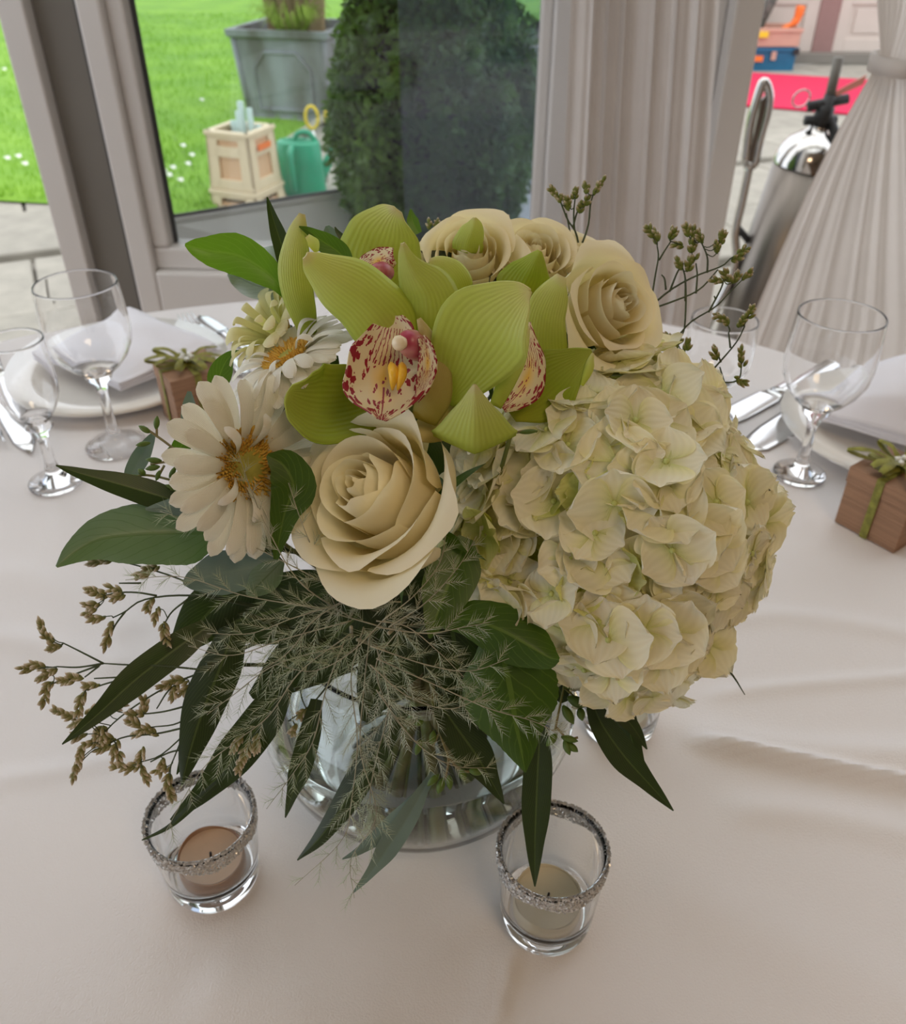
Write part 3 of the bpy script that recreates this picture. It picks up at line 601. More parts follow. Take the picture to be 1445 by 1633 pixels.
# building across the terrace on the right
def facade():
    Yf = 8.25; x0 = 1.4
    f = thing('wall_facade', '', '', (3, Yf, 0)); del f['label']; del f['category']; f['kind'] = 'structure'
    def P(name, xa, xb, za, zb, ya, yb, m, bv=.004):
        o = obj(name, *box((xa, Yf + ya, za), (xb, Yf + yb, zb)), m, f, smooth=False)
        if bv: bevel(o, bv)
    Xp = lambda px: aty(px, 40, Yf)[0]
    a, b = Xp(1302), Xp(1335)
    P('threshold', x0, 6.2, 0, .075, -.12, .05, M_GREYST)
    P('rendered_pier', a, b, .07, 2.8, -.01, .08, M_BRICKP)
    P('rendered_wall', x0, 6.2, 2.15, 2.8, -.0, .1, M_BRICKP)
    for (xa, xb) in ((a - .66, a), (b, b + .72)):
        P('door_stile', xa, xa + .09, .075, 2.15, .0, .05, M_DOORW); P('door_stile', xb - .11, xb, .075, 2.15, .0, .05, M_DOORW)
        P('bottom_rail', xa + .09, xb - .11, .075, .17, .0, .05, M_DOORW); P('middle_rail', xa + .09, xb - .11, .42, .52, .0, .05, M_DOORW)
        P('door_panel', xa + .08, xb - .10, .16, .44, .02, .045, M_DOORW); P('raised_field', xa + .14, xb - .16, .21, .39, .008, .03, M_DOORW)
        P('door_glass', xa + .09, xb - .11, .52, 2.0, .02, .03, M_FRAMEO)
    P('rendered_wall', x0, a - .66, .07, 2.2, 0, .1, M_BRICKP); P('rendered_wall', b + .72, 6.2, .07, 2.2, 0, .1, M_BRICKP)
facade()
q = [atz(1180, 168, .004), atz(1400, 186, .004), atz(1390, 127, .004), atz(1190, 118, .004)]
dx = nrm(q[1] - q[0]); q[0] = q[0] - dx * 1.2; q[3] = q[3] - dx * 1.2; q[1] = q[1] + dx * 1.5; q[2] = q[2] + dx * 1.5
V = [[p[0], p[1], .002] for p in q] + [[p[0], p[1], .012] for p in q]
o = obj('red_carpet', V, [[0, 3, 2, 1], [4, 5, 6, 7]] + [[k, (k + 1) % 4, 4 + (k + 1) % 4, 4 + k] for k in range(4)], M_RED, smooth=False); tag(o, 'bright red carpet runner laid across the terrace outside', 'carpet')
def far_boxes():
    c = atz(1236, 112, 0); Yb = c[1]
    def bx(name, label, px0, px1, py0, py1, dep, m, cat):
        A = aty(px0, py1, Yb); B = aty(px1, py0, Yb)
        t = thing(name, label, cat, ((A[0] + B[0]) / 2, Yb, A[2])); th = .018
        x0, x1, z0, z1 = A[0], B[0], A[2], B[2]
        for nm, c0, c1 in (('front_wall', (x0, Yb, z0), (x1, Yb + th, z1)), ('rear_wall', (x0, Yb + dep - th, z0), (x1, Yb + dep, z1)),
                           ('side_wall', (x0, Yb + th, z0), (x0 + th, Yb + dep - th, z1)), ('side_wall', (x1 - th, Yb + th, z0), (x1, Yb + dep - th, z1)), ('box_floor', (x0 + th, Yb + th, z0), (x1 - th, Yb + dep - th, z0 + th))):
            o = obj(nm, *box(c0, c1), m, t, smooth=False); bevel(o, .006)
        o = obj('rim', *box((x0 - .012, Yb - .012, z1 - .03), (x1 + .012, Yb, z1)), m, t, smooth=False); bevel(o, .005)
        return t, x0, x1, z0, z1
    t, x0, x1, z0, z1 = bx('storage_box', 'blue plastic box on the terrace under the salmon box', 1180, 1272, 76, 115, .34, M_BLUE, 'box')
    zb = -z0 if z0 < 0 else 0
    obj('black_corner', *box((x1 - .03, Yb - .02, z1 - .05), (x1 + .015, Yb - .002, z1 - .005)), M_BLACKR, t, smooth=False)
    obj('red_latch', *box((x0 + .06, Yb - .025, z0 + .08), (x0 + .16, Yb - .002, z0 + .12)), M_ORANGE, t, smooth=False)
    obj('pale_latch', *box((x1 - .20, Yb - .025, z0 + .09), (x1 - .165, Yb - .002, z0 + .15)), M_PINKP, t, smooth=False)
    t, x0, x1, a0, a1 = bx('storage_tray', 'salmon pink plastic tray stacked on the blue box', 1180, 1280, 45, 75, .34, M_PINKP, 'box')
    obj('yellow_handle', *box((x0 + .07, Yb - .03, a0 + .07), (x0 + .20, Yb - .002, a0 + .11)), M_YELLOW, t, smooth=False)
    pq = [(x1 - .14, a1 - .01), (x1 - .06, a1 + .03), (x1 - .035, a1 + .08), (x1 - .03, a1 + .15)]
    V, F, U = tube(catmull([[x, Yb + .05, z] for x, z in pq], 12), [.02] * 4 + [.03] * 4 + [.035] * 4, 8); o = obj('orange_hook', V, F, M_ORANGE); tag(o, 'curved orange plastic piece poking out of the salmon tray', 'plastic piece')
    p0 = np.array([x0 + .10, Yb + .17, a0 + .04]); V, F, U = tube([p0, p0 + [.24, .0, .65]], .075, 14); o = obj('net_roll', V, F, M_NET); tag(o, 'rolled dark netting leaning in the salmon tray', 'net roll')
    p0 = p0 + [-.05, 0.02, 0]; V, F, U = tube([p0 + [-.09, -.07, 0], p0 + [.12, -.05, .62]], .022, 10); o = obj('pale_pole', V, F, M_DOORW); tag(o, 'pale pole leaning in the tray beside the rolled netting', 'pole')
far_boxes()
def extinguisher():
    Y = 2.55; top = aty(1284, 262, Y); mid = aty(1207, 470, Y); ax = nrm(top - mid); base = mid - ax * (mid[2] / ax[2]) + ax * .03
    L = np.linalg.norm(top - base); r = .085
    t = thing('fire_extinguisher', 'polished steel fire extinguisher with black hose leaning outside the doorway', 'fire extinguisher', tuple(base))
    prof = [(0, 0), (r - .01, 0), (r, .012), (r, L - .0)] ; V, F = lathe(prof + [(r, L)], base, 40, ax); obj('cylinder', V, F, M_BRUSHED, t)
    V, F = lathe([(r + .002, L - .008), (r + .002, L + .006), (r * .93, L + .035), (r * .75, L + .062), (r * .45, L + .082), (.026, L + .09), (.024, L + .10)], base, 40, ax); obj('domed_top', V, F, M_CHROME, t)
    V, F = lathe([(.0, L + .095), (.024, L + .095), (.024, L + .15), (.016, L + .155), (.016, L + .18), (0, L + .18)], base, 20, ax); obj('valve', V, F, M_BLACKR, t)
    hd = base + ax * (L + .17); sd = nrm(np.cross(ax, [0, 1, 0]))
    sd = np.array([1.0, 0, 0])
    for nm, a_, b_, m in (('carry_handle', hd, hd + ax * .10 + sd * -.015, M_POST), ('lever', hd + sd * -.05 - ax * .02, hd + sd * .05 + ax * .0, M_BLACKR), ('valve_body', hd - ax * .055 - sd * .045, hd - ax * .055 + sd * .04, M_BLACKR)):
        V, F, U = tube([a_, b_], .013, 8); obj(nm, V, F, m, t)
    P = catmull([hd - ax * .05 + sd * .02, hd - ax * .10 + sd * .045 + [0, -.03, 0], base + ax * (L - .05) + sd * .06 + [0, -.075, 0], base + ax * L * .5 + sd * .055 + [0, -.08, 0], base + ax * .1 + sd * .05 + [0, -.08, 0]], 30)
    V, F, U = tube(P, .013, 8); obj('hose', V, F, M_BLACKR, t)
    P = [hd + sd * (-.075) + .022 * (math.cos(q) * sd + math.sin(q) * ax) for q in np.linspace(0, 6.28, 20)]; V, F, U = tube(P, .0025, 5); obj('pull_ring', V, F, M_CHROME, t)
    a_ = hd + sd * .01 + ax * .01; b_ = hd + sd * .075 + ax * .045
    V = [a_ - ax * .008, b_ - ax * .01, b_ + ax * .014, a_ + ax * .008]; o = obj('pink_tag', V, [[0, 1, 2, 3]], M_PINKTAG, t, smooth=False); solid(o, .002)
    # chrome stand beside it
    b0 = aty(1168, 440, Y); b0 = b0 * [1, 1, 0] + [-.09, 0, .0]
    t2 = thing('chrome_stand', 'polished metal stand with a tall narrow loop left of the fire extinguisher', 'stand', tuple(b0))
    P = catmull([aty(1188, 262, Y), aty(1196, 200, Y), aty(1210, 148, Y), aty(1219, 130, Y), aty(1227, 150, Y), aty(1224, 180, Y), aty(1212, 225, Y), aty(1203, 262, Y), aty(1188, 262, Y)], 40)
    V, F, U = tube(P, .012, 10); obj('loop', V, F, M_CHROME, t2)
    pts = [aty(1192, 262, Y), aty(1214, 160, Y), aty(1222, 150, Y), aty(1206, 262, Y)]
    o = obj('loop_plate', pts, [[0, 1, 2, 3]], M_BRUSHED, t2, smooth=False); solid(o, .012)
    P = catmull([aty(1196, 262, Y), aty(1184, 320, Y), aty(1173, 370, Y), aty(1168, 440, Y), b0 + [.0, 0, .02]], 24)
    V, F, U = tube(P, .012, 10); obj('pole', V, F, M_CHROME, t2)
    V, F, U = tube([aty(1176, 362, Y), aty(1200, 392, Y)], .010, 8); obj('bracket', V, F, M_BLACKR, t2)
    V, F = lathe([(0, 0), (.10, 0), (.10, .012), (.02, .02), (0, .02)], b0, 24); obj('foot', V, F, M_CHROME, t2)
extinguisher()

# ================================================================== TABLE
TC = np.array([-.10, .38]); TR = .785
def table():
    t = thing('round_table', 'round banquet table beneath the white cloth', 'table', (TC[0], TC[1], 0))
    V, F = lathe([(0, TZ - .034), (TR - .012, TZ - .034), (TR - .008, TZ - .03), (TR - .008, TZ - .008), (TR - .012, TZ - .004), (0, TZ - .004)], (TC[0], TC[1], 0), 64); obj('tabletop', V, F, mk('table_wood', (.4, .27, .16), .5), t)
    for k in range(4):
        a = k * math.pi / 2 + .78; p = np.array([TC[0] + .5 * math.cos(a), TC[1] + .5 * math.sin(a), 0]); V, F, U = tube([p, p + [0, 0, TZ - .034]], .018, 10); obj('leg', V, F, M_STEEL, t)
table()
def seg(px, A, wd, amp, sharp=False):
    P = np.array([atz(x, y, TZ)[:2] for x, y in px]); return (catmull(np.c_[P, np.zeros(len(P))], 24)[:, :2], A, wd, amp)
RIDGES = [seg([(1075, 1180), (1200, 1208), (1330, 1232), (1500, 1262)], .0055, .0055, 1), seg([(1050, 1160), (1250, 1195), (1500, 1205)], .002, .012, 1),
          seg([(1120, 1290), (1300, 1302), (1500, 1345)], .0018, .012, 1), seg([(1100, 1118), (1250, 1098), (1500, 1075)], .0012, .006, 1),
          seg([(1090, 1005), (1250, 985), (1500, 1020)], .0013, .010, 1), seg([(-60, 1010), (60, 1030), (180, 1062)], .0016, .012, 1),
          seg([(-60, 1255), (100, 1232), (230, 1200)], .0009, .008, 1), seg([(825, 1490), (812, 1560), (790, 1650)], .0012, .0022, 1), seg([(805, 1490), (790, 1560), (765, 1650)], .0007, .008, 1),
          seg([(1230, 700), (1300, 706), (1340, 712)], .0025, .005, 1), seg([(-40, 900), (100, 940), (200, 1000)], .0012, .015, 1),
          seg([(300, 1560), (420, 1600), (560, 1660)], .0010, .02, 1), seg([(1000, 1400), (1200, 1480), (1460, 1600)], .0010, .02, 1)]
def cloth_h(x, y):
    h = np.zeros_like(x)
    for P, A, wd, _ in RIDGES:
        a, b = P[0], P[-1]
        bb = P.min(0) - .06, P.max(0) + .06
        msk = (x > bb[0][0]) & (x < bb[1][0]) & (y > bb[0][1]) & (y < bb[1][1])
        if not msk.any(): continue
        xs, ys = x[msk], y[msk]; d = np.full(xs.shape, 1e9); tt = np.zeros_like(xs)
        for k in range(len(P) - 1):
            p, q_ = P[k], P[k + 1]; e = q_ - p; l2 = e @ e; t = np.clip(((xs - p[0]) * e[0] + (ys - p[1]) * e[1]) / l2, 0, 1)
            dd = np.hypot(xs - p[0] - t * e[0], ys - p[1] - t * e[1]); m2 = dd < d; d[m2] = dd[m2]; tt[m2] = (k + t[m2]) / (len(P) - 1)
        fade = np.clip(tt / .25, 0, 1); fade = fade * fade * (3 - 2 * fade)
        h[msk] += 1.9 * A * np.exp(-(d / wd) ** 2) * fade
    h += .0006 * (np.sin(x * 21 + 3 * np.sin(y * 9)) + np.sin(y * 17 + 2 * np.sin(x * 13))) + .0012
    return np.maximum(h, 0.0)
def tablecloth():
    rr = np.concatenate([np.linspace(0, TR, 210)]); na = 560; th = np.arange(na) * 2 * math.pi / na
    # denser in x/y through a plain grid clipped to the disc
    st = .0042; g = np.arange(-TR, TR + st, st); n = len(g); gx, gy = np.meshgrid(g + TC[0], g + TC[1]); 
    # squash square grid to disc
    u = (gx - TC[0]) / TR; v = (gy - TC[1]) / TR; u = np.clip(u, -1, 1); v = np.clip(v, -1, 1)
    x = TC[0] + TR * u * np.sqrt(1 - v * v / 2); y = TC[1] + TR * v * np.sqrt(1 - u * u / 2)
    h = cloth_h(x, y); rad = np.hypot(x - TC[0], y - TC[1]); h -= np.clip(rad - TR + .012, 0, 1) ** 2 / .012 * 0.5
    V = np.stack([x, y, TZ + h], -1).reshape(-1, 3)
    I = np.arange(n * n).reshape(n, n); F = np.stack([I[:-1, :-1], I[:-1, 1:], I[1:, 1:], I[1:, :-1]], -1).reshape(-1, 4)
    # overhang
    nb = 480; V2 = []; nzs = 14
    for i in range(nzs):
        t = i / (nzs - 1)
        for j in range(nb):
            a = j * 2 * math.pi / nb; fold = .035 * t * (math.sin(a * 22) + .5 * math.sin(a * 9 + 1))
            r = TR + .004 + .03 * t + fold if i else TR - .001; V2.append([TC[0] + r * math.cos(a), TC[1] + r * math.sin(a), TZ - .004 - .50 * t if i else TZ - .002])
    F2 = [[a + len(V) for a in f] for f in gridfaces(nzs, nb, True)]
    o = obj('tablecloth', np.vstack([V, V2]), F.tolist() + F2, M_CLOTH); tag(o, 'white linen tablecloth with soft creases over the round table', 'tablecloth')
tablecloth()
ZC = TZ + .0016

# ---- glassware
def goblet_profile(h, rr, rb, rf, hb):
    """h height, rr rim radius, rb belly radius, rf foot radius, hb bowl bottom height; closed outer + inner outline"""
    tk = .0013; o = [(0, .0), (rf * .92, .0), (rf, .0015), (rf, .003), (rf * .7, .0052), (rf * .35, .009), (.0065, .016), (.0048, .026), (.0044, hb - .018), (.006, hb - .006), (.012, hb)]
    H = h - hb
    for t in (.06, .14, .25, .38, .52, .66, .8, .92, .975, 1.0):
        r = rb * math.sin(min(t / .5, 1) * math.pi / 2) ** .62 if t < .5 else rb + (rr - rb) * ((t - .5) / .5) ** 1.6
        o.append((r, hb + H * t - (.0009 if t == 1.0 else 0)))
    inn = [(r - tk, z) for r, z in o[11:]][::-1]; rt = o[-1][0]
    o += [(rt - .0001, h - .0005), (rt - .0004, h - .0001), (rt - tk / 2, h), (rt - tk + .0004, h - .0001), (rt - tk + .0001, h - .0005)]
    inn += [(.008, hb + .008), (0, hb + .0065)]
    return o + inn
def goblet(label, fx, fy, rimpx, rimpy, rim_w, belly, foot, kind='wine_glass', hb=.45, Y=None, h=None):
    b = atz(fx, fy, ZC)
    if h is None: h = aty(rimpx, rimpy, b[1])[2] - ZC
    r = ray(rimpx, rimpy); d = (b[1]) / r[1]; rr = rim_w / 2 * d / FPX
    rr *= .89; b[0] = (b[0] + aty(rimpx, rimpy, b[1])[0]) / 2; b[2] = ZC + .0003
    t = thing(kind, label, 'glass', tuple(b)); V, F = lathe(goblet_profile(h, rr, rr * belly, rr * foot, h * hb), b, 56)
    obj('glass_body', V, F, M_GLASS, t); return b, h
goblet('large wine glass at left, nearer the plate with folded napkin', 175, 712, 132, 452, 146, 1.08, .80)
goblet('small wine glass at the left edge of the table', 72, 770, 40, 542, 106, 1.04, .98, hb=.42)
goblet('large wine glass at right beside the brown gift box', 1288, 757, 1328, 502, 153, 1.06, .58 * 1.0 + .08, hb=.42)
bb_ = aty(1155, 509, .75)
goblet('small wine glass at right, standing behind the hydrangea', 1128, 668, 1155, 509, 118, 1.04, .85, hb=.30)

# ---- candle cups
def candle_cup(label, bx_, by_, rx_, ry_, rimw, wax, wl, seed):
    b = atz(bx_, by_, ZC); b[2] = ZC + .0003; r = ray(rx_, ry_); dd = b[1] / r[1]; h = (CAM + r * dd)[2] - b[2]; R1 = rimw / 2 * dd / FPX; R0 = R1 * .86
    t = thing('candle_holder', label, 'candle holder', tuple(b)); f = lambda z: R0 + (R1 - R0) * z / h
    o = [(0, .0008), (R0 * .80, .0), (R0 * .93, .0012), (R0, .006)] + [(f(z), z) for z in np.linspace(.01, h - .0045, 7)] + [(R1, h - .0014), (R1 - .0003, h - .0006), (R1 - .0009, h - .0001), (R1 - .0015, h - .0001), (R1 - .0021, h - .0006), (R1 - .0024, h - .0014)]
    inn = [(f(z) - .0024, z) for z in np.linspace(h - .0045, .017, 7)] + [(R0 * .86, .0135), (R0 * .80, .0122), (R0 * .5, .0112), (0, .011)]
    V, F = lathe(o + inn, b, 64); obj('cup_glass', V, F, M_CUPG, t)
    # glitter band: thousands of tiny facets stuck round the rim
    r2 = np.random.default_rng(seed); n = 6500; a = r2.uniform(0, 6.283, n); z = h - .0012 - (.0088 + .0015 * np.sin(a * 5 + seed)) * r2.random(n) ** 1.15; z[:1500] = h + .0004
    rad = (R0 + (R1 - R0) * z / h) + .0004; rad[:1500] -= .0015 * r2.random(1500); P = np.stack([rad * np.cos(a), rad * np.sin(a), z], 1) + b
    nn = np.stack([np.cos(a), np.sin(a), 0 * a], 1) + r2.normal(0, .6, (n, 3)); nn /= np.linalg.norm(nn, axis=1)[:, None]
    e1 = np.cross(nn, r2.normal(0, 1, (n, 3))); e1 /= np.linalg.norm(e1, axis=1)[:, None]; e2 = np.cross(nn, e1); s_ = r2.uniform(.00045, .00095, n)[:, None]
    V = np.stack([P + e1 * s_, P + e2 * s_, P - e1 * s_, P - e2 * s_], 1).reshape(-1, 3)
    o = obj('glitter_band', V, np.arange(n * 4).reshape(-1, 4), M_GLIT, t, smooth=False); o['kind'] = 'stuff'
    # tea light
    c = b + [0, 0, .0115]; rw = .0180
    t2 = thing('tea_light', wl, 'candle', tuple(c))
    V, F = lathe([(0, .0003), (rw, .0003), (rw + .0004, .004), (rw, .0105), (rw - .0006, .0105), (rw - .001, .008), (0, .0078)], c, 48)
    an = np.arctan2(V[:, 1] - c[1], V[:, 0] - c[0]); hi = (V[:, 2] - c[2]) > .009; V[hi, 2] += .0011 * np.sin(an[hi] * 3 + seed)
    obj('candle_wall', V, F, wax if wax is M_WAX else M_WAXT, t2)
    V, F = lathe([(0, .0079), (rw * .3, .0082), (rw * .75, .0085), (rw - .0012, .0092)], c, 48); obj('wax_surface', V, F, wax, t2)
    V, F, U = tube([c + [0, 0, .0078], c + [.0004, 0, .0115]], .0007, 6); obj('wick', V, F, M_WICK, t2)
candle_cup('glass candle holder with silver glitter rim at front left', 345, 1398, 330, 1300, 174, M_WAXP, 'peach tea light candle inside the left glitter-rimmed holder', 1)
candle_cup('glass candle holder with silver glitter rim at front right', 870, 1463, 885, 1353, 178, M_WAX, 'cream tea light candle inside the front right holder', 2)
candle_cup('glass candle holder half hidden behind the hydrangea and vase', 985, 1158, 1000, 1040, 142, M_WAX, 'cream tea light candle in the holder behind the hydrangea', 3)

# ---- plates, napkins, cutlery, gift boxes
def plate(label, x, y, r=.125):
    c = np.array([x, y, ZC + .0003]); prof = [(0, .002), (r * .55, .002), (r * .57, .0), (r * .62, .0), (r * .66, .004), (r, .014), (r, .0165), (r * .68, .0075), (r * .6, .0045), (0, .0045)]
    V, F = lathe(prof, c, 64); o = obj('dinner_plate', V, F, M_CHINA); tag(o, label, 'plate'); return c
cL = plate('white dinner plate beneath the napkin at left', -.385, .915)
cR = plate('white dinner plate beneath the napkin at right edge', .462, .775)
def napkin(label, corners, z0, layers, seed, bulge):
    """corners: table-plane xy; folded cloth stack with soft rising edge"""
    C4 = np.array(corners, float); n = 46; V = []; F = []
    t = thing('folded_napkin', label, 'napkin', (C4[:, 0].mean(), C4[:, 1].mean(), z0))
    for L_ in range(layers):
        V = []; off = .004 * L_
        for i in range(n):
            for j in range(n):
                u, v = i / (n - 1), j / (n - 1); sh = .03 * L_; uu = u * (1 - sh); p = (C4[0] * (1 - uu) + C4[1] * uu) * (1 - v) + (C4[3] * (1 - uu) + C4[2] * uu) * v
                e = min(u, 1 - u, v, 1 - v); z = z0 + off + .0035 + bulge * (math.sin(v * 3.1) ** 1.0 * .5 + .25 * math.sin(u * 3.1)) * min(1, e * 9 + .15) + .0018 * math.sin(u * 11 + seed + L_) * math.sin(v * 8 + seed)
                V.append([p[0], p[1], z])
        o = obj('cloth_layer', V, gridfaces(n, n), M_NAPKIN, t); m = o.modifiers.new('s', 'SOLIDIFY'); m.thickness = .0016; m.offset = 1
def tp_(px, py, z=.03): return atz(px, py, TZ + z)[:2]
napkin('white folded napkin lying on the left plate', [tp_(58, 560), tp_(215, 487), tp_(352, 545), tp_(190, 612)], TZ + .017, 3, 1, .016)
napkin('white folded napkin at the right edge of the table', [tp_(1290, 655), tp_(1385, 585), tp_(1580, 600), tp_(1560, 735)], TZ + .017, 3, 4, .055)
def cutlery(kind, label, p0, p1, wd=.017, z=None, tl=None):
    a = atz(*p0, ZC); b = atz(*p1, ZC); a[2] = b[2] = (z or ZC) + .002; d = nrm(b - a); L = np.linalg.norm(b - a); s = np.array([-d[1], d[0], 0])
    t = thing(kind, label, kind.split('_')[-1], tuple(a)); 
    def flat(name, st, tk=.0022):
        m_ = len(st); V = []
        for (q, w_, lift) in st:
            c = a + d * q * L + [0, 0, lift]
            for k in range(10):
                an = k * 2 * math.pi / 10; V.append(c + s * w_ * wd * math.cos(an) + np.array([0, 0, 1]) * tk * math.sin(an) * .8)
        F = gridfaces(m_, 10, True) + [list(range(10)), [(m_ - 1) * 10 + k for k in range(10)]]; return obj(name, V, F, M_STEEL, t)
    if 'knife' in kind:
        flat('handle', [(0, .30, 0), (.01, .42, 0), (.2, .40, 0), (.45, .28, .001), (.5, .30, .001)], .0034); flat('blade', [(.5, .34, .0), (.56, .52, 0), (.8, .55, 0), (.93, .45, 0), (1, .05, 0)], .0010)
    else:
        flat('handle', [(0, .34, .001), (.01, .42, .001), (.25, .30, .003), (.6, .14, .006), (.68, .18, .005)]); flat('fork_head', [(.68, .2, .005), (.74, .55, .002), (.84, .62, .0), (.86, .62, 0)], .0012)
        for k in (-.48, -.16, .16, .48):
            P = [a + d * L * .85 + s * wd * k + [0, 0, .0], a + d * L * .93 + s * wd * k + [0, 0, .002], a + d * L + s * wd * k * .9 + [0, 0, .007]]; V, F, U = tube(P, [.0014, .0013, .0006], 5); obj('tine', V, F, M_STEEL, t)
cutlery('table_knife', 'silver knife lying at the left edge near the small wine glass', (-60, 500), (50, 726), .024)
cutlery('table_fork', 'silver fork resting against the folded napkin behind the gift box', (392, 600), (296, 510), .020, ZC + .0)
cutlery('table_knife', 'silver knife lying beyond the left plate near the table edge', (400, 560), (318, 506), .020)
cutlery('dessert_knife', 'silver knife lying at right, farther from the camera', (1330, 580), (1130, 684), .028)
cutlery('table_knife', 'wide silver knife lying at right behind the wine glass, nearer', (1385, 590), (1190, 722), .032)
cutlery('table_spoon', 'silver handle tip at the far left edge of the table', (-70, 590), (-2, 720), .018)

def gift_box(label, A, B, h, ang_side, fl):
    """A,B: pixels of the two lower corners of one visible side"""
    a = atz(*A, ZC); b = atz(*B, ZC); a[2] = b[2] = ZC + .0004; e = b - a; w_ = np.linalg.norm(e); d = e / w_; s = np.array([-d[1], d[0], 0]); c = a + e / 2 + s * w_ / 2
    t = thing('gift_box', label, 'gift box', tuple(c)); R = np.array([d, s, [0, 0, 1]])
    def bx(name, c0, c1, m, bv=.0008): o = obj(name, box(c0, c1)[0] @ R + c, box(c0, c1)[1], m, t, smooth=False); bevel(o, bv, 2); return o
    hw = w_ / 2
    bx('box_body', (-hw, -hw, 0), (hw, hw, h * .80), M_KRAFT); bx('box_lid', (-hw - .0008, -hw - .0008, h * .74), (hw + .0008, hw + .0008, h), M_KRAFT)
    rw = .0035
    for nm, c0, c1 in (('ribbon', (-rw, -hw - .0016, 0), (rw, -hw - .0009, h)), ('ribbon', (-rw, hw + .0009, 0), (rw, hw + .0016, h)), ('ribbon', (-hw - .0016, -rw, 0), (-hw - .0009, rw, h)), ('ribbon', (hw + .0009, -rw, 0), (hw + .0016, rw, h)),
                       ('ribbon', (-rw, -hw - .0016, h + .0001), (rw, hw + .0016, h + .0009)), ('ribbon', (-hw - .0016, -rw, h + .0009), (hw + .0016, rw, h + .0016))):
        bx(nm, c0, c1, M_RAFF, .0002)
    top = c + [0, 0, h + .002]
    r2 = random.Random(fl)
    for k in range(9):
        a_ = k * .7 + r2.uniform(-.2, .2) + fl; L = w_ * r2.uniform(.5, .85); dr = np.array([math.cos(a_), math.sin(a_) * .8, 0]); mb = MB()
        loop = k < 5; P = catmull([top, top + dr * L * .5 + [0, 0, .010], top + dr * L + [0, 0, .006 if loop else -.004], top + dr * L * .55 + [0, 0, .002], top + [0, 0, .001]], 18) if loop else catmull([top, top + dr * L * .5 + [0, 0, .008], top + dr * L * 1.1 + [0, 0, .001]], 10)
        sv = np.cross(dr, [0, 0, 1.0]); V = []
        for i, p in enumerate(P):
            wv = .0034 * (1 + .3 * math.sin(i * 1.3)); V += [p - sv * wv, p + [0, 0, .0015], p + sv * wv]
        o = obj('raffia_loop' if loop else 'raffia_tail', V, gridfaces(len(P), 3), M_RAFF, t)
    for k in range(5):
        a_ = k * 1.257; V, F = lathe([(0, 0), (.0022, .001), (.0028, .003), (0, .006)], top + [.003 * math.cos(a_), .003 * math.sin(a_), .006], 8, (math.cos(a_), math.sin(a_), .4)); obj('flower_petal', V, F, M_WHITEP, t)
gift_box('brown ribbed gift box with green raffia bow at right edge', (1330, 832), (1425, 884), .058, 1, 1.2)
gift_box('brown gift box with green raffia bow beside the left plate', (262, 662), (290, 697), .062, 1, 2.6)

# ================================================================== VASE
VB = np.array([-.020, .355, ZC + .0003])
def vase():
    t = thing('glass_bowl_vase', 'round clear glass bowl vase of water holding the bouquet', 'vase', tuple(VB))
    out = [(0, .001), (.040, .0), (.050, .002), (.0585, .009), (.072, .026), (.084, .046), (.0905, .068), (.091, .082), (.087, .100), (.079, .114), (.070, .124), (.0665, .130), (.067, .134), (.0672, .1352), (.0669, .1358), (.0662, .1362), (.0655, .1362), (.0649, .1358), (.0646, .1352)]
    inn = [(.0645, .134), (.0640, .130), (.0675, .1225), (.0765, .1125), (.0845, .099), (.0885, .082), (.088, .068), (.0815, .047), (.070, .0285), (.057, .0155), (.045, .0125), (0, .012)]
    V, F = lathe(out + inn, VB, 72); obj('vase_bowl', V, F, M_VASEG, t)
    wl = .088; ww = [(0, .0124), (.0446, .0129), (.0566, .0159), (.0695, .0289), (.0811, .0474), (.0876, .0684), (.0881, .082), (.0872, wl - .001), (.0862, wl), (0, wl)]
    V, F = lathe(ww, VB, 64); obj('water', V, F, M_WATER, t)
vase()
k_st = [0]
def stem_part(p, t, r=.0022, mat=None, mid=None, deep=True):
    """bend a stem from p down through the vase mouth to its floor"""
    k_st[0] += 1; a = k_st[0] * 2.399; rm = .020 + .032 * ((k_st[0] * .618) % 1)
    m0 = VB + [rm * math.cos(a), rm * math.sin(a), .128]; e = VB + [-.036 * math.cos(a), -.036 * math.sin(a), .0175]
    pts = [p] + ([mid] if mid is not None else [(p + m0) / 2 + (nrm(p - (VB + [0, 0, .15])) * .004)]) + [m0, e]
    if not deep: pts = pts[:-1]
    V, F, U = tube(catmull(pts, 22), r, 7); return obj('stem', V, F, mat or M_STEM, t)

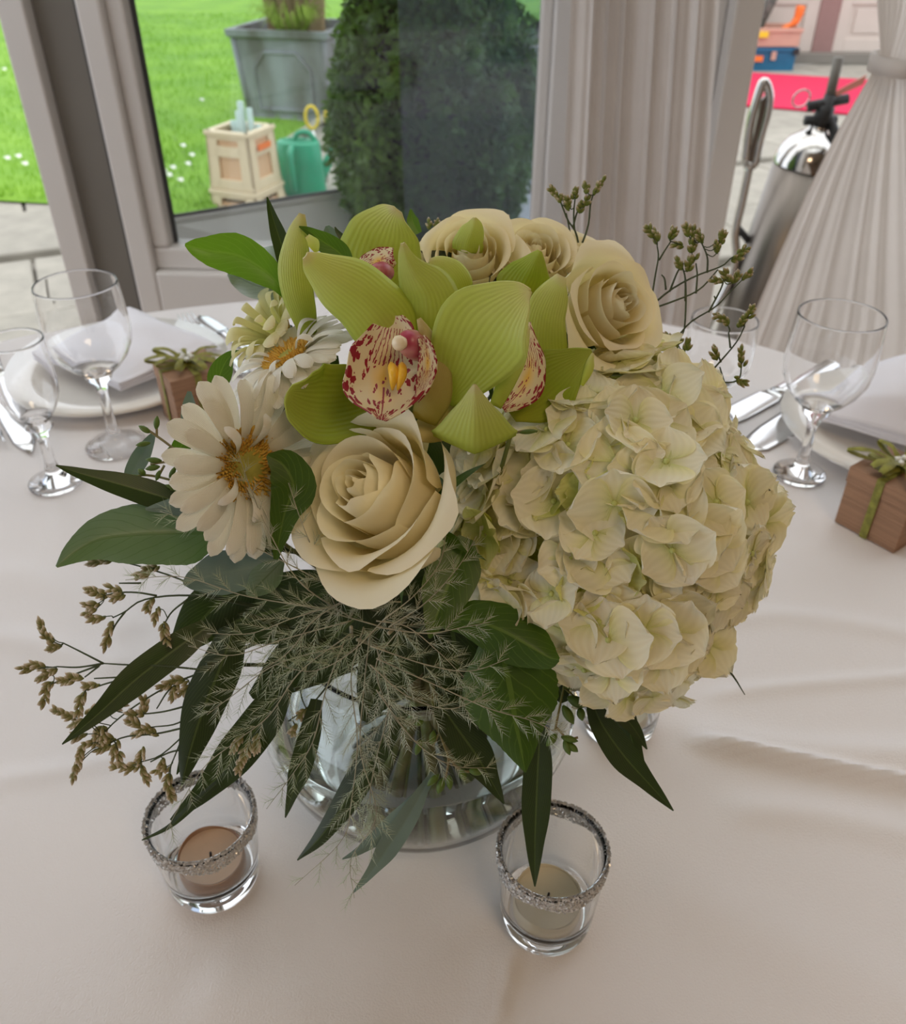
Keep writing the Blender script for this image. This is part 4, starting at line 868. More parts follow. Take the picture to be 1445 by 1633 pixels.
# ================================================================== ribbons: curved sheets for leaves, sepals and loose petals
def ribbon(name, pts, d0, d1, mat, parent, cup=.0, fold=0., tilt=0., nu=26, nv=13, serr=0., wav=0., seed=0, dmid=0., thick=0., irr=.045):
    """pts: (px, py, half width px) from base to tip or tip to base; real depth d0->d1 (m) plus bulge dmid"""
    A = np.array(pts, float); n = len(A); q = np.linspace(0, 1, n)
    L = catmull(A, nu); tt = np.linspace(0, 1, nu); dep = d0 + (d1 - d0) * tt + dmid * np.sin(tt * math.pi)
    P = np.array([pt(L[i, 0], L[i, 1], dep[i]) for i in range(nu)]); W = np.maximum(L[:, 2], .15) * dep / FPX
    T = np.gradient(P, axis=0); T /= np.linalg.norm(T, axis=1)[:, None]
    rr = random.Random(seed); V = []; f1, f2 = rr.uniform(0, 6), rr.uniform(0, 6); Wm = W.max()
    for i in range(nu):
        vd = nrm(CAM - P[i]); s = nrm(np.cross(T[i], vd)); nn = np.cross(s, T[i])
        if np.dot(nn, vd) < 0: nn = -nn
        if tilt:
            c_, s_ = math.cos(tilt), math.sin(tilt); s, nn = s * c_ + nn * s_, nn * c_ - s * s_
        for j in range(nv):
            v = -1 + 2 * j / (nv - 1); ww = W[i] * (1 + (serr * (1 if i % 2 else -1) * (abs(v) > .9)) + serr * .8 * math.sin(i * 1.7 + f1) * (abs(v) > .9))
            ww *= 1 + irr * (math.sin(tt[i] * 8 + (f1 if v < 0 else f2)) + .6 * math.sin(tt[i] * 17 + (f2 if v < 0 else f1))) * min(1, 2 * abs(v))
            off = cup * W[i] * (v * v - .3) + fold * W[i] * (abs(v) - .4) + wav * Wm * math.sin(tt[i] * 9 + f1 + (2.2 if v > 0 else 0)) * v * v * (.5 + .5 * math.sin(tt[i] * 3.14))
            V.append(P[i] + s * v * ww + nn * off)
    o = obj(name, V, gridfaces(nu, nv), mat, parent, griduv(nu, nv))
    if thick: solid(o, thick)
    return o

# ================================================================== FLOWERS
def frame_from(face):
    z = nrm(face); x = nrm(np.cross([0, 0, 1.0] if abs(z[2]) < .95 else [0, 1.0, 0], z)); y = np.cross(z, x); return np.array([x, y, z])  # rows
def sheet(name, fn, nu, nv, mat, parent, R, org):
    V = np.array([fn(i / (nu - 1), -1 + 2 * j / (nv - 1)) for i in range(nu) for j in range(nv)]); return obj(name, V @ R + org, gridfaces(nu, nv), mat, parent, griduv(nu, nv))
def rose(label, px, py, d, face, rad_px, mat, seed, N=26, H=1.15, open_=1.0, spin=0.):
    rd = random.Random(seed); Rw = rad_px * d / FPX; f = nrm(c2w(*face)); org = pt(px, py, d) - f * Rw * H * .62; R = frame_from(f)
    t = thing('rose', label, 'rose', tuple(org), 'cream roses in the bouquet')
    ni = int(N * .55)
    for k in range(N):
        q = k / (N - 1); rho = Rw * (.09 + .37 * (k / ni) ** .9 if k < ni else .50 + .36 * ((k - ni) / (N - 1 - ni)) ** .9)
        span = math.radians(220 - 105 * q ** .7); phi = spin + k * 2.399 + rd.uniform(-.2, .2)
        Ht = Rw * H * (1.0 - .05 * q - .30 * max(0, q - .45) ** 1.3 * open_) * rd.uniform(.975, 1.025)
        tr = (.50 + .50 * min(1, q / .5)) + max(0, q - .5) * .62 * open_; roll = max(0, q - .35) * rd.uniform(.5, 1.1); pt_ = rd.uniform(.03, .09)
        w1, w2 = rd.uniform(0, 6), rd.uniform(0, 6); asym = rd.uniform(-.35, .35); tl = rd.uniform(-.10, .10)
        def fn(u, v):
            vt = 1 - .20 * abs(v) ** 2.6 + pt_ * math.exp(-((v - asym) / .22) ** 2) * (q > .3) + tl * v + .012 * math.sin(v * 8 + w1)
            s = u * vt; s1 = min(s, 1.1); a_ = phi + span / 2 * v * (.50 + .50 * min(1, s * 1.7))
            bulge = math.sin(min(1, s1 / .58) * math.pi / 2) ** .8
            g = max(0, (s1 - .50) / .50); r = rho * (bulge * (1 - g * g) + tr * g * g if g > 0 else bulge); z = Ht * (s1 ** .92)
            h_ = max(0, s1 - .80) / .22; r += Rw * roll * .20 * h_ ** 1.6; z -= Ht * roll * .30 * h_ ** 2.0
            r += Rw * .05 * roll * abs(v) ** 3 + rho * .07 * v; r *= 1 + .018 * math.sin(v * 5 + w2) * s1
            return (r * math.cos(a_), r * math.sin(a_), z)
        sheet('petal', fn, 20, 17, mat, t, R, org)
    V, F = lathe([(0, -.004), (.004, -.003), (Rw * .28, Rw * .02), (Rw * .55, Rw * .25), (Rw * .5, Rw * .27), (0, Rw * .05)], org, 16, f); obj('calyx', V, F, L_MID, t)
    for k in range(5):
        a_ = k * 1.257
        def fs(u, v): r = Rw * (.25 + .75 * u); return (r * math.cos(a_ + v * .18 * (1 - u)), r * math.sin(a_ + v * .18 * (1 - u)), Rw * (.06 + .22 * u - .35 * u * u))
        sheet('calyx_sepal', fs, 8, 5, L_MID, t, R, org)
    stem_part(org - f * .002, t, .0038); return t
rose('largest cream rose, front centre below the spotted orchid', 604, 792, .345, (-.50, .30, .81), 147, M_ROSE, 3, N=21, H=1.45, spin=1.0)
rose('pale cream rose at upper right above the hydrangea', 970, 492, .375, (.52, .12, .84), 92, M_ROSE2, 5, N=20, H=1.4, spin=2.)
rose('cream rose top centre behind the green orchids', 748, 412, .392, (-.05, .30, .95), 82, M_ROSE2, 8, N=19, H=1.3, spin=.5)
rose('cream rose at the top between orchid and right-hand rose', 848, 412, .405, (.1, .42, .9), 74, M_ROSE2, 11, N=19, H=1.3)
rose('half hidden cream rose behind the upper right rose', 908, 424, .412, (.25, .45, .85), 62, M_ROSE2, 14, N=17, H=1.3)

def gerbera(label, px, py, d, face, rad_px, mat, seed, cone=.22, n=26, disc=.27, droop=.0, wm=1.):
    rd = random.Random(seed); Rw = rad_px * d / FPX; f = nrm(c2w(*face)); c = pt(px, py, d); R = frame_from(f); org = c - f * Rw * .20
    t = thing('gerbera', label, 'gerbera', tuple(org), 'white gerberas in the bouquet')
    for row, (cnt, Lf, lift, wd) in enumerate(((n, 1.0, cone, .118), (n - 9, .93, cone + .09, .100), (6, .62, cone + .16, .055))):
        for k in range(cnt):
            a_ = (k + .5 * row + rd.uniform(-.25, .25)) * 2 * math.pi / cnt; Lp = Lf * rd.uniform(.90, 1.06); lf = lift + rd.uniform(-.07, .07); tw = rd.uniform(-.25, .25); nt_ = rd.uniform(.02, .05); wd_ = wd * wm * rd.uniform(.9, 1.15)
            ca, sa = math.cos(a_), math.sin(a_)
            def fn(u, v):
                r = Rw * (.18 + (Lp - .18) * u); wv = Rw * wd_ * (.34 + .66 * math.sin(min(u, 1) ** 1.1 * 2.35)) * (1 if u < .84 else math.sqrt(max(0, 1 - ((u - .84) / .1605) ** 2)))
                z = Rw * (lf * math.sin(u * 2.1) - droop * u * u + .05 * row) + Rw * wd_ * .20 * (1 - v * v) + wv * v * tw
                return (r * ca - wv * v * sa, r * sa + wv * v * ca, z)
            sheet('petal', fn, 20, 7, mat, t, R, org)
    V, F = lathe([(0, Rw * .14), (Rw * .10, Rw * .145), (Rw * disc * .55, Rw * .15), (Rw * disc, Rw * .10), (Rw * disc * .95, 0), (0, -Rw * .05)], org, 28, f); obj('disc', V, F, M_DISCG, t)
    mb = MB(); 
    for k in range(620):
        q = (k + .5) / 620; rr = Rw * disc * (.28 + .80 * math.sqrt(q)); a_ = k * 2.399; b = org + np.array([rr * math.cos(a_), rr * math.sin(a_), Rw * .12]) @ R
        dirv = nrm(np.array([math.cos(a_) * .55 + rd.uniform(-.2, .2), math.sin(a_) * .55 + rd.uniform(-.2, .2), 1]) @ R); L = Rw * rd.uniform(.05, .11)
        V, F, U = tube([b, b + dirv * L * .7, b + dirv * L], [Rw * .012, Rw * .015, Rw * .004], 4, False); mb.add(V, F, U)
    o = mb.build('disc_florets', M_DISC, t); o['kind'] = 'stuff'
    V, F = lathe([(0, -Rw * .25), (.0035, -Rw * .24), (Rw * .2, -Rw * .06), (Rw * .3, Rw * .04), (0, Rw * .02)], org, 18, f); obj('bracts', V, F, L_MID, t)
    stem_part(org - f * Rw * .22, t, .0034); return t
gerbera('white gerbera at left facing right, fully open with orange centre', 402, 744, .352, (.64, -.08, .76), 150, M_GERB, 2, n=24, cone=.22, disc=.36, wm=.9)
gerbera('white gerbera above the fully open one, seen nearly edge-on', 452, 560, .366, (-.42, .66, .52), 118, M_GERB, 4, n=30, cone=.1, disc=.30, droop=.12)
gerbera('yellowish half closed gerbera behind the white ones at left', 440, 530, .392, (-.55, .42, .5), 84, M_GERB2, 6, n=17, cone=.5, wm=1.5)

# ---- orchids
def column(t, px, py, d, ex, ey, r, tip=True, mat=None):
    P = catmull([pt(px, py, d + .004), pt((px + ex) / 2, (py + ey) / 2 - 4, d - .002), pt(ex, ey, d - .006)], 12); k = r * d / FPX
    V, F, U = tube(P, [k * .8, k, k * 1.05, k * 1.1, k * 1.15, k * 1.15, k * 1.1, k * 1.05, k, k * .9, k * .7, k * .3], 14); o = obj('column', V, F, mat or M_COL, t)
    if tip:
        c = pt(ex - 3, ey + 3, d - .0075); V, F = lathe([(0, -k * .6), (k * .4, -k * .5), (k * .62, -k * .1), (k * .56, k * .3), (k * .3, k * .52), (0, k * .58)], c, 14, c2w(-1, -.15, .5))
        a = obj('anther_cap', V, F, M_ANTH, o)
    return o
def orchid(label, base, d): 
    p = pt(*base, d); t = thing('orchid_bloom', label, 'orchid', tuple(p), 'green orchids in the bouquet'); stem_part(p, t, .0034); return t
OA = orchid('front green orchid bloom with a wide crimson-spotted lip', (665, 610), .352)
TK = .0007
ribbon('sepal', [(640, 560, 30), (618, 520, 52), (580, 478, 50), (538, 448, 42), (505, 424, 24), (487, 408, 6)], .345, .320, M_ORCH, OA, cup=-.38, fold=-.1, thick=TK, wav=.05)
ribbon('sepal', [(690, 560, 36), (686, 510, 52), (680, 470, 44), (660, 436, 26), (648, 410, 13), (642, 388, 3)], .350, .324, M_ORCH, OA, cup=-.35, fold=-.25, thick=TK, wav=.06, tilt=.15)
ribbon('petal', [(713, 642, 12), (733, 603, 44), (757, 557, 72), (781, 518, 76), (808, 490, 54), (832, 471, 25), (847, 464, 2)], .340, .312, M_ORCH, OA, cup=.16, thick=TK, wav=.06, seed=2, dmid=-.008)
ribbon('petal', [(600, 632, 42), (560, 642, 58), (515, 648, 62), (480, 640, 50), (458, 628, 16)], .356, .340, M_ORCHD, OA, cup=.42, thick=TK, wav=.05, tilt=-.2)
ribbon('sepal', [(757, 712, 68), (757, 698, 66), (757, 668, 43), (757, 640, 21), (757, 613, 2)], .332, .316, M_ORCH, OA, cup=-.1, fold=-.45, thick=TK, irr=.02)
ribbon('lip_lobe', [(676, 672, 22), (692, 630, 28), (694, 585, 22), (684, 545, 14), (668, 508, 3)], .336, .322, M_ORCHY, OA, cup=-.3, thick=TK)
ribbon('lip_lobe', [(720, 640, 25), (712, 660, 30), (690, 680, 28), (665, 690, 14)], .346, .342, M_ORCHY, OA, cup=-.3, thick=TK)
ribbon('lip', [(628, 503, 12), (626, 525, 34), (620, 558, 50), (613, 592, 66), (612, 622, 66), (610, 650, 42), (607, 668, 10)], .338, .318, M_LIP, OA, cup=.34, nu=46, nv=35, wav=.16, irr=.09, thick=.0005, seed=4, dmid=.006)
ribbon('lip_lobe', [(664, 640, 4), (676, 612, 12), (682, 584, 15), (680, 556, 12), (672, 536, 5)], .326, .320, M_LIP, OA, cup=.3, thick=.0005, wav=.2)
column(OA, 672, 560, .328, 640, 544, 20)
for k, dxk in enumerate((-8, 9)):
    V, F, U = tube(catmull([pt(632 + dxk, 580, .330), pt(634 + dxk * .8, 597, .322), pt(630 + dxk * .5, 622, .324)], 10), [.0008, .0014, .0018, .0019, .0019, .0018, .0016, .0013, .0009, .0004], 8); obj('yellow_ridge', V, F, M_CALL, OA)
OB = orchid('upper left green orchid bloom behind, with small spotted lip', (600, 440), .374)
ribbon('sepal', [(596, 452, 44), (604, 412, 66), (614, 376, 56), (624, 350, 34), (634, 334, 8)], .376, .358, M_ORCH, OB, cup=-.25, thick=TK, wav=.06, seed=5)
ribbon('sepal', [(492, 535, 14), (484, 500, 20), (474, 462, 25), (470, 420, 25), (474, 378, 18), (482, 341, 4)], .372, .352, M_ORCH, OB, cup=-.45, thick=TK)
ribbon('petal_fleck', [(505, 402, 4), (500, 388, 9), (490, 376, 4)], .350, .349, M_ORCH, OB, cup=.3)
ribbon('petal', [(735, 470, 22), (725, 445, 24), (705, 424, 16), (684, 416, 3)], .366, .358, M_ORCH, OB, cup=-.5, thick=TK)
ribbon('petal', [(745, 402, 26), (748, 384, 22), (756, 362, 15), (757, 347, 2)], .382, .374, M_ORCH, OB, cup=-.2, fold=-.4, thick=TK)
ribbon('lip', [(570, 436, 16), (590, 424, 22), (612, 414, 22), (628, 408, 12)], .366, .358, M_LIP, OB, cup=-.4, thick=.0005, nu=30, nv=21, tilt=.3)
column(OB, 620, 436, .358, 594, 436, 13, True, M_COL)
OC = orchid('right-hand green orchid bloom tucked beside the upper right rose', (860, 600), .362)
ribbon('sepal', [(828, 478, 44), (838, 452, 42), (850, 425, 25), (861, 400, 3)], .374, .362, M_ORCHD, OC, cup=-.2, fold=-.3, thick=TK)
ribbon('petal', [(868, 578, 42), (866, 540, 38), (870, 500, 33), (884, 465, 22), (896, 440, 8)], .362, .350, M_ORCH, OC, cup=-.22, thick=TK, wav=.1, seed=9)
ribbon('petal', [(815, 662, 14), (850, 635, 46), (880, 605, 50), (915, 580, 30), (945, 562, 6)], .356, .350, M_ORCHD, OC, cup=.15, thick=TK, wav=.06)
ribbon('petal_edge', [(928, 615, 3), (938, 592, 7), (942, 575, 6), (946, 563, 2)], .3495, .3485, M_ORCH, OC, cup=-.5)
ribbon('petal', [(790, 648, 10), (812, 600, 14), (830, 560, 12), (841, 520, 4)], .336, .336, M_ORCH, OC, cup=-.3, thick=TK)
ribbon('lip', [(838, 515, 8), (842, 548, 16), (846, 580, 26), (838, 612, 30), (820, 636, 20), (802, 652, 6)], .350, .342, M_LIP, OC, cup=-.3, thick=.0005, nu=34, nv=25, wav=.12, seed=3)

# ---- hydrangea
def hydrangea():
    c = pt(968, 832, .402); Rx, Ry, Rz_ = .0695, .0730, .068
    base = c - np.array([0, 0, .055]); t = thing('hydrangea', 'large cream mophead hydrangea filling the right of the bouquet', 'hydrangea', tuple(c))
    Rm = np.array([RTC, UPC, BKC])
    def petal_mesh(nm, serr, fat, cupk, mat, seed):
        rd = random.Random(seed); nu, nv = 9, 9; V = []
        for i in range(nu):
            for j in range(nv):
                u = i / (nu - 1); v = -1 + 2 * j / (nv - 1); wd = fat * (math.sin(u ** .72 * math.pi * .93) ** .75 if 0 < u < 1 else (.10 if u == 0 else .18))
                y = u * (1 - .10 * v * v * u) + (serr * (1 if j % 2 else -1) * (u > .95)); x = wd * v * .62 * (1 + serr * (1 if i % 2 else -1) * (abs(v) > .95) * .6)
                z = cupk * (u * u * .55) + .10 * v * v * u - .05 * math.sin(u * 3.1) + .02 * math.sin(v * 4 + seed) * u
                V.append((x, y, z))
        me = bpy.data.meshes.new(nm); me.from_pydata(V, [], gridfaces(nu, nv)); ul = me.uv_layers.new(name='UVMap'); idx = np.empty(len(me.loops), np.int32); me.loops.foreach_get('vertex_index', idx)
        ul.data.foreach_set('uv', griduv(nu, nv).astype(np.float32)[idx].ravel()); me.materials.append(mat); me.polygons.foreach_set('use_smooth', [True] * len(me.polygons)); return me, np.array(V), gridfaces(nu, nv), griduv(nu, nv)
    PM = [petal_mesh('petal', 0.0, 1.20, .10, M_HYD, 1), petal_mesh('petal', .035, 1.12, .02, M_HYD, 2), petal_mesh('petal', .0, 1.28, .20, M_HYD, 3), petal_mesh('petal', .05, 1.06, -.06, M_HYD, 4)]
    PG = [petal_mesh('petal', 0.0, 1.12, .45, M_HYDG, 5), petal_mesh('petal', .03, 1.1, .3, M_HYDG, 6)]
    eyeV, eyeF = lathe([(0, -.0012), (.0010, -.0008), (.0014, .0), (.0010, .0009), (0, .0012)], (0, 0, 0), 8)
    em = bpy.data.meshes.new('eye'); em.from_pydata(eyeV.tolist(), [], eyeF); em.materials.append(M_HYDC); em.polygons.foreach_set('use_smooth', [True] * len(em.polygons))
    rd = random.Random(21); items = []
    N = 360
    for k in range(N):
        z = 1 - 2 * (k + .5) / N; r = math.sqrt(1 - z * z); a = k * 2.39996; n = np.array([r * math.cos(a), r * math.sin(a), z]) + np.array([rd.gauss(0, .06), rd.gauss(0, .06), rd.gauss(0, .06)]); n = nrm(n)
        if n[2] < -.35: continue
        items.append((n, 0))
    for k in range(120):
        z = 1 - 1.3 * (k + .5) / 120; r = math.sqrt(max(0, 1 - z * z)); a = k * 2.39996 + 1; items.append((nrm(np.array([r * math.cos(a), r * math.sin(a), z])), 1))
    outer = sorted([i for i in items if i[1] == 0], key=lambda q: -q[0][2]); inner = [i for i in items if i[1] == 1]
    for idx, (n, lay) in enumerate(outer + inner):
        # irregular ball: two soft lobes
        lob = 1 + .05 * math.sin(n[0] * 5 + 1) + .045 * math.sin(n[1] * 6 + n[0] * 3) + rd.uniform(-.05, .05) - (.13 if lay else 0)
        pl = np.array([n[0] * Rx, n[1] * Ry, n[2] * Rz_]) * lob; pw = pl @ Rm + c
        fn = nrm(n * .9 + np.array([rd.gauss(0, .26), rd.gauss(0, .26) + .06, rd.gauss(0, .1) + .12])); fw = nrm(fn @ Rm)
        # greener florets near the left centre
        green = lay == 1 or (math.hypot(n[0] + .45, n[1] + .15) < .5 and rd.random() < .28)
        sz = (.0148 if not green else .0118) * rd.uniform(.82, 1.15); sp = rd.uniform(0, 1.57); serrated = n[0] > .45 or n[1] < -.6
        M = Matrix([[*r_] for r_ in frame_from(fw).T]).to_4x4(); M.translation = Vector(pw - LOC[t.name])
        sets = PG if green else ([PM[1], PM[3]] if serrated else [PM[0], PM[2], PM[0]])
        if lay == 0 and idx < 74:
            fl = bpy.data.objects.new('floret', em); COL.objects.link(fl); fl.parent = t; fl.matrix_local = M
            for k in range(4):
                me = rd.choice(sets)[0]; o = bpy.data.objects.new('petal', me); COL.objects.link(o); o.parent = fl
                s1 = sz * rd.uniform(.88, 1.12); o.matrix_local = Matrix.Rotation(sp + k * math.pi / 2 + rd.uniform(-.12, .12), 4, 'Z') @ Matrix.Translation((0, .0006, .0002 * (k % 2))) @ Matrix.Rotation(rd.uniform(-.10, .22), 4, 'X') @ Matrix.Diagonal((s1, s1, s1, 1))
        else:
            mb = MB(); 
            for k in range(4):
                _, Vp, Fp, Up = rd.choice(sets); s1 = sz * rd.uniform(.88, 1.12)
                MM = Matrix.Rotation(sp + k * math.pi / 2 + rd.uniform(-.12, .12), 4, 'Z') @ Matrix.Translation((0, .0006, .0002 * (k % 2))) @ Matrix.Rotation(rd.uniform(-.10, .22), 4, 'X') @ Matrix.Diagonal((s1, s1, s1, 1))
                A = np.array(M @ MM); mb.add(Vp @ A[:3, :3].T + A[:3, 3] + LOC[t.name], Fp, Up)
            mb.build('floret', M_HYDG if green else M_HYD, t)
    V, F = lathe([(0, -1), (.3, -.95), (.6, -.8), (.86, -.5), (1, 0), (.86, .5), (.6, .8), (.3, .95), (0, 1)], (0, 0, 0), 24); V = (V * [Rx * .74, Ry * .74, Rz_ * .74]) @ Rm + c; obj('flower_core', V, F, M_HYDCORE, t)
    stem_part(c + nrm(VB + [0, 0, .12] - c) * .05, t, .0034)
    return t
hydrangea()

# ================================================================== FOLIAGE
def foliage(label, cat, base, d, r=.0013, name='foliage_stem', mat=None, group=None, st=True):
    p = pt(*base, d); t = thing(name, label, cat, tuple(p), group)
    if st: stem_part(p, t, r, mat or M_DSTEM, deep=True)
    return t
def LF(t, pts, d0, d1, mat, **k): return ribbon('leaf', pts, d0, d1, mat, t, **k)
t = foliage('bright green oval leaf at the top left of the bouquet', 'leaf', (453, 474), .385, name='lemon_leaf')
LF(t, [(453, 474, 3), (440, 448, 17), (412, 424, 27), (376, 406, 31), (335, 400, 25), (310, 394, 14), (295, 390, 2)], .385, .375, L_BRIGHT, fold=.25, cup=-.15, serr=.01)
t = foliage('crinkled silver grey leaves behind the bright green leaf', 'leaf', (470, 470), .40, name='silver_leaf')
LF(t, [(465, 472, 8), (435, 462, 17), (405, 454, 21), (380, 442, 18), (364, 434, 5)], .40, .392, L_SILV, wav=.5, fold=.2)
LF(t, [(475, 470, 10), (455, 440, 28), (430, 420, 32), (410, 405, 12)], .408, .405, L_SILV, wav=.4, fold=.2)
LF(t, [(545, 420, 8), (535, 392, 16), (526, 372, 12), (522, 360, 3)], .405, .402, L_BLUE, fold=.3)
t = foliage('slender dark leaves rising at the top left beside the orchid', 'eucalyptus', (470, 470), .392, name='eucalyptus_stem')
LF(t, [(462, 445, 10), (455, 410, 14), (444, 375, 12), (433, 340, 7), (426, 314, 1)], .388, .375, L_DARK, fold=.35)
LF(t, [(558, 424, 10), (540, 402, 17), (515, 385, 15), (495, 370, 8), (477, 361, 1)], .362, .352, L_MID, fold=.4)
LF(t, [(575, 410, 5), (555, 388, 6), (540, 372, 4), (534, 362, 1)], .395, .393, L_DARK, fold=.3)
LF(t, [(668, 372, 6), (658, 352, 9), (655, 333, 1)], .395, .393, L_MID, fold=.3)
t = foliage('broad sage green leaf at left pointing down left', 'leaf', (345, 855), .37, name='salal_leaf')
LF(t, [(345, 850, 26), (315, 850, 46), (265, 850, 50), (210, 853, 46), (160, 860, 38), (120, 880, 20), (90, 904, 2)], .372, .352, L_SAGE, fold=-.2, cup=-.18, wav=.05, serr=.008, nu=40)
LF(t, [(350, 800, 12), (310, 806, 16), (270, 808, 13), (232, 812, 2)], .362, .356, L_BLUE, fold=-.4)
t = foliage('long dark pointed leaves at far left above the sage leaf', 'eucalyptus', (300, 800), .372, name='eucalyptus_stem')
LF(t, [(300, 805, 10), (245, 788, 21), (190, 772, 18), (135, 757, 11), (89, 742, 1)], .368, .350, L_DARK, fold=-.25)
LF(t, [(200, 780, 4), (214, 748, 13), (232, 715, 12), (246, 690, 3)], .376, .374, L_BLUE, fold=.3)
LF(t, [(330, 740, 8), (318, 700, 15), (303, 660, 15), (302, 624, 3)], .375, .370, L_BLUE, fold=.2, cup=.2)
LF(t, [(270, 740, 6), (290, 710, 14), (300, 690, 4)], .378, .376, L_MID, fold=.2)
LF(t, [(345, 640, 6), (350, 600, 18), (365, 570, 10), (385, 560, 2)], .392, .388, L_MID, fold=.3)
LF(t, [(360, 790, 14), (330, 765, 20), (300, 772, 14), (270, 790, 3)], .376, .372, L_BLUE, fold=.2)
t = foliage('dark green leaf between the gerbera and the large rose', 'leaf', (452, 830), .356, name='salal_leaf')
LF(t, [(440, 892, 4), (446, 855, 14), (455, 815, 24), (468, 775, 36), (452, 742, 30), (426, 726, 3)], .350, .342, L_MID, fold=.25, serr=.008)
t = foliage('olive green leaf under the right side of the large rose', 'leaf', (742, 870), .362, name='salal_leaf')
LF(t, [(745, 858, 14), (728, 900, 40), (710, 945, 38), (695, 985, 22), (685, 1018, 2)], .362, .350, L_MID, fold=.2, cup=-.1)
t = foliage('large dark green leaf below the hydrangea, folded over the lower one', 'leaf', (700, 985), .36, name='salal_leaf')
LF(t, [(705, 990, 14), (750, 988, 30), (800, 1005, 42), (845, 1030, 38), (875, 1048, 22), (892, 1052, 3)], .356, .346, L_MID, fold=-.3, cup=-.2, serr=.01)
t = foliage('large green pointed leaf hanging in front of the vase', 'leaf', (795, 1010), .364, name='salal_leaf')
LF(t, [(790, 1020, 30), (805, 1060, 66), (815, 1105, 76), (822, 1150, 62), (830, 1190, 32), (838, 1232, 1)], .362, .366, L_MID, fold=-.12, cup=-.2, serr=.012, nu=44)
t = foliage('rounded grey green leaves under the open gerbera', 'leaf', (400, 930), .372, name='grey_leaf')
LF(t, [(440, 890, 10), (400, 905, 28), (350, 915, 34), (310, 925, 20), (292, 930, 3)], .368, .364, L_BLUE, cup=-.2)
LF(t, [(450, 895, 6), (430, 915, 22), (410, 935, 20), (395, 950, 4)], .366, .364, L_SAGE, cup=-.2)
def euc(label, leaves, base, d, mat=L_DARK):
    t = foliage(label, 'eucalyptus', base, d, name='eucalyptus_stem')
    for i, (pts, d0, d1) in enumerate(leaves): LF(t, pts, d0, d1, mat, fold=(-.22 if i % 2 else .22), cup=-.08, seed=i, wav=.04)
    return t
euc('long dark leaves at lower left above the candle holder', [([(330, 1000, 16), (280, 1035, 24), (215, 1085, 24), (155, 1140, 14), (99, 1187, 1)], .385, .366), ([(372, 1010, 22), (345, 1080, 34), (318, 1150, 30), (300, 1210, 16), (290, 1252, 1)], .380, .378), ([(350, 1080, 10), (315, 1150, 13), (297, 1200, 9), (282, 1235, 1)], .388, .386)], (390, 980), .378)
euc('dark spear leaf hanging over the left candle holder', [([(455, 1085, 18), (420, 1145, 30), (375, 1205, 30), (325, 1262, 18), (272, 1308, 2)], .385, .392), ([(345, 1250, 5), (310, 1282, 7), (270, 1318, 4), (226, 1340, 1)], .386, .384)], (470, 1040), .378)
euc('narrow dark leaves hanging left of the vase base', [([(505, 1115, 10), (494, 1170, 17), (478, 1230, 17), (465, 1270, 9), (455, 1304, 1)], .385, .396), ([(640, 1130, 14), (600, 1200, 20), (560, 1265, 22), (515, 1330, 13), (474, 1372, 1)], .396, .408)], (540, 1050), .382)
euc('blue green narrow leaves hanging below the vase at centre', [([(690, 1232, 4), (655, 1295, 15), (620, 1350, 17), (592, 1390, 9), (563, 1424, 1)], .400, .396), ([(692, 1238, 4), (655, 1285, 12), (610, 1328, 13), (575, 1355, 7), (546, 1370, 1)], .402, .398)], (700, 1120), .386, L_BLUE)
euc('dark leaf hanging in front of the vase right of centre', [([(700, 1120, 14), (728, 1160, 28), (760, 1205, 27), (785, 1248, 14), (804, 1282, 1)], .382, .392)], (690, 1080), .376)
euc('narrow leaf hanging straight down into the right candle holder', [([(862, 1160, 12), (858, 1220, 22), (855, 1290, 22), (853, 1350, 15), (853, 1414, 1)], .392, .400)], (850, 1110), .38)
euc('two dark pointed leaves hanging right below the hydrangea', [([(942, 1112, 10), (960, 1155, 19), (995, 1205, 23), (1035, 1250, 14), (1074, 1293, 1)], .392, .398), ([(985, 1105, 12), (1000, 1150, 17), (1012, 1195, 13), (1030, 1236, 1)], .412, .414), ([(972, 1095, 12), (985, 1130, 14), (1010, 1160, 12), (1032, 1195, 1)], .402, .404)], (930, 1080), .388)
# dark inner leaves between the blooms and the vase
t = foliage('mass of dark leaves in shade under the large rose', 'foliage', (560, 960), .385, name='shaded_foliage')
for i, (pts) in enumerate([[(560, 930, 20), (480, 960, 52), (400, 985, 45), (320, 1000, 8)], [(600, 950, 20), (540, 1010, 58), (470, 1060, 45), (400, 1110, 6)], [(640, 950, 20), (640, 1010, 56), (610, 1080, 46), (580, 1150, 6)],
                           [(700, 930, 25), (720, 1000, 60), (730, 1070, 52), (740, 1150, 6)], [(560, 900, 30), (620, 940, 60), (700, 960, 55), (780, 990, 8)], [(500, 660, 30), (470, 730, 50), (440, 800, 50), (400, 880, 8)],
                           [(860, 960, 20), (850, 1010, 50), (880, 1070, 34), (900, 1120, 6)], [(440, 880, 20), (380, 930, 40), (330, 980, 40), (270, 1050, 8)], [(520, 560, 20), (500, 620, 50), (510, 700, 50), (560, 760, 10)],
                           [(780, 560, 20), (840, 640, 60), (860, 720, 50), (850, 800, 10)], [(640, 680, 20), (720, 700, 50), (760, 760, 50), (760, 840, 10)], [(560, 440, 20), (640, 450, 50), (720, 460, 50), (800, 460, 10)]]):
    LF(t, pts, .392, .398, L_DARK, fold=.2, seed=i, cup=-.2)
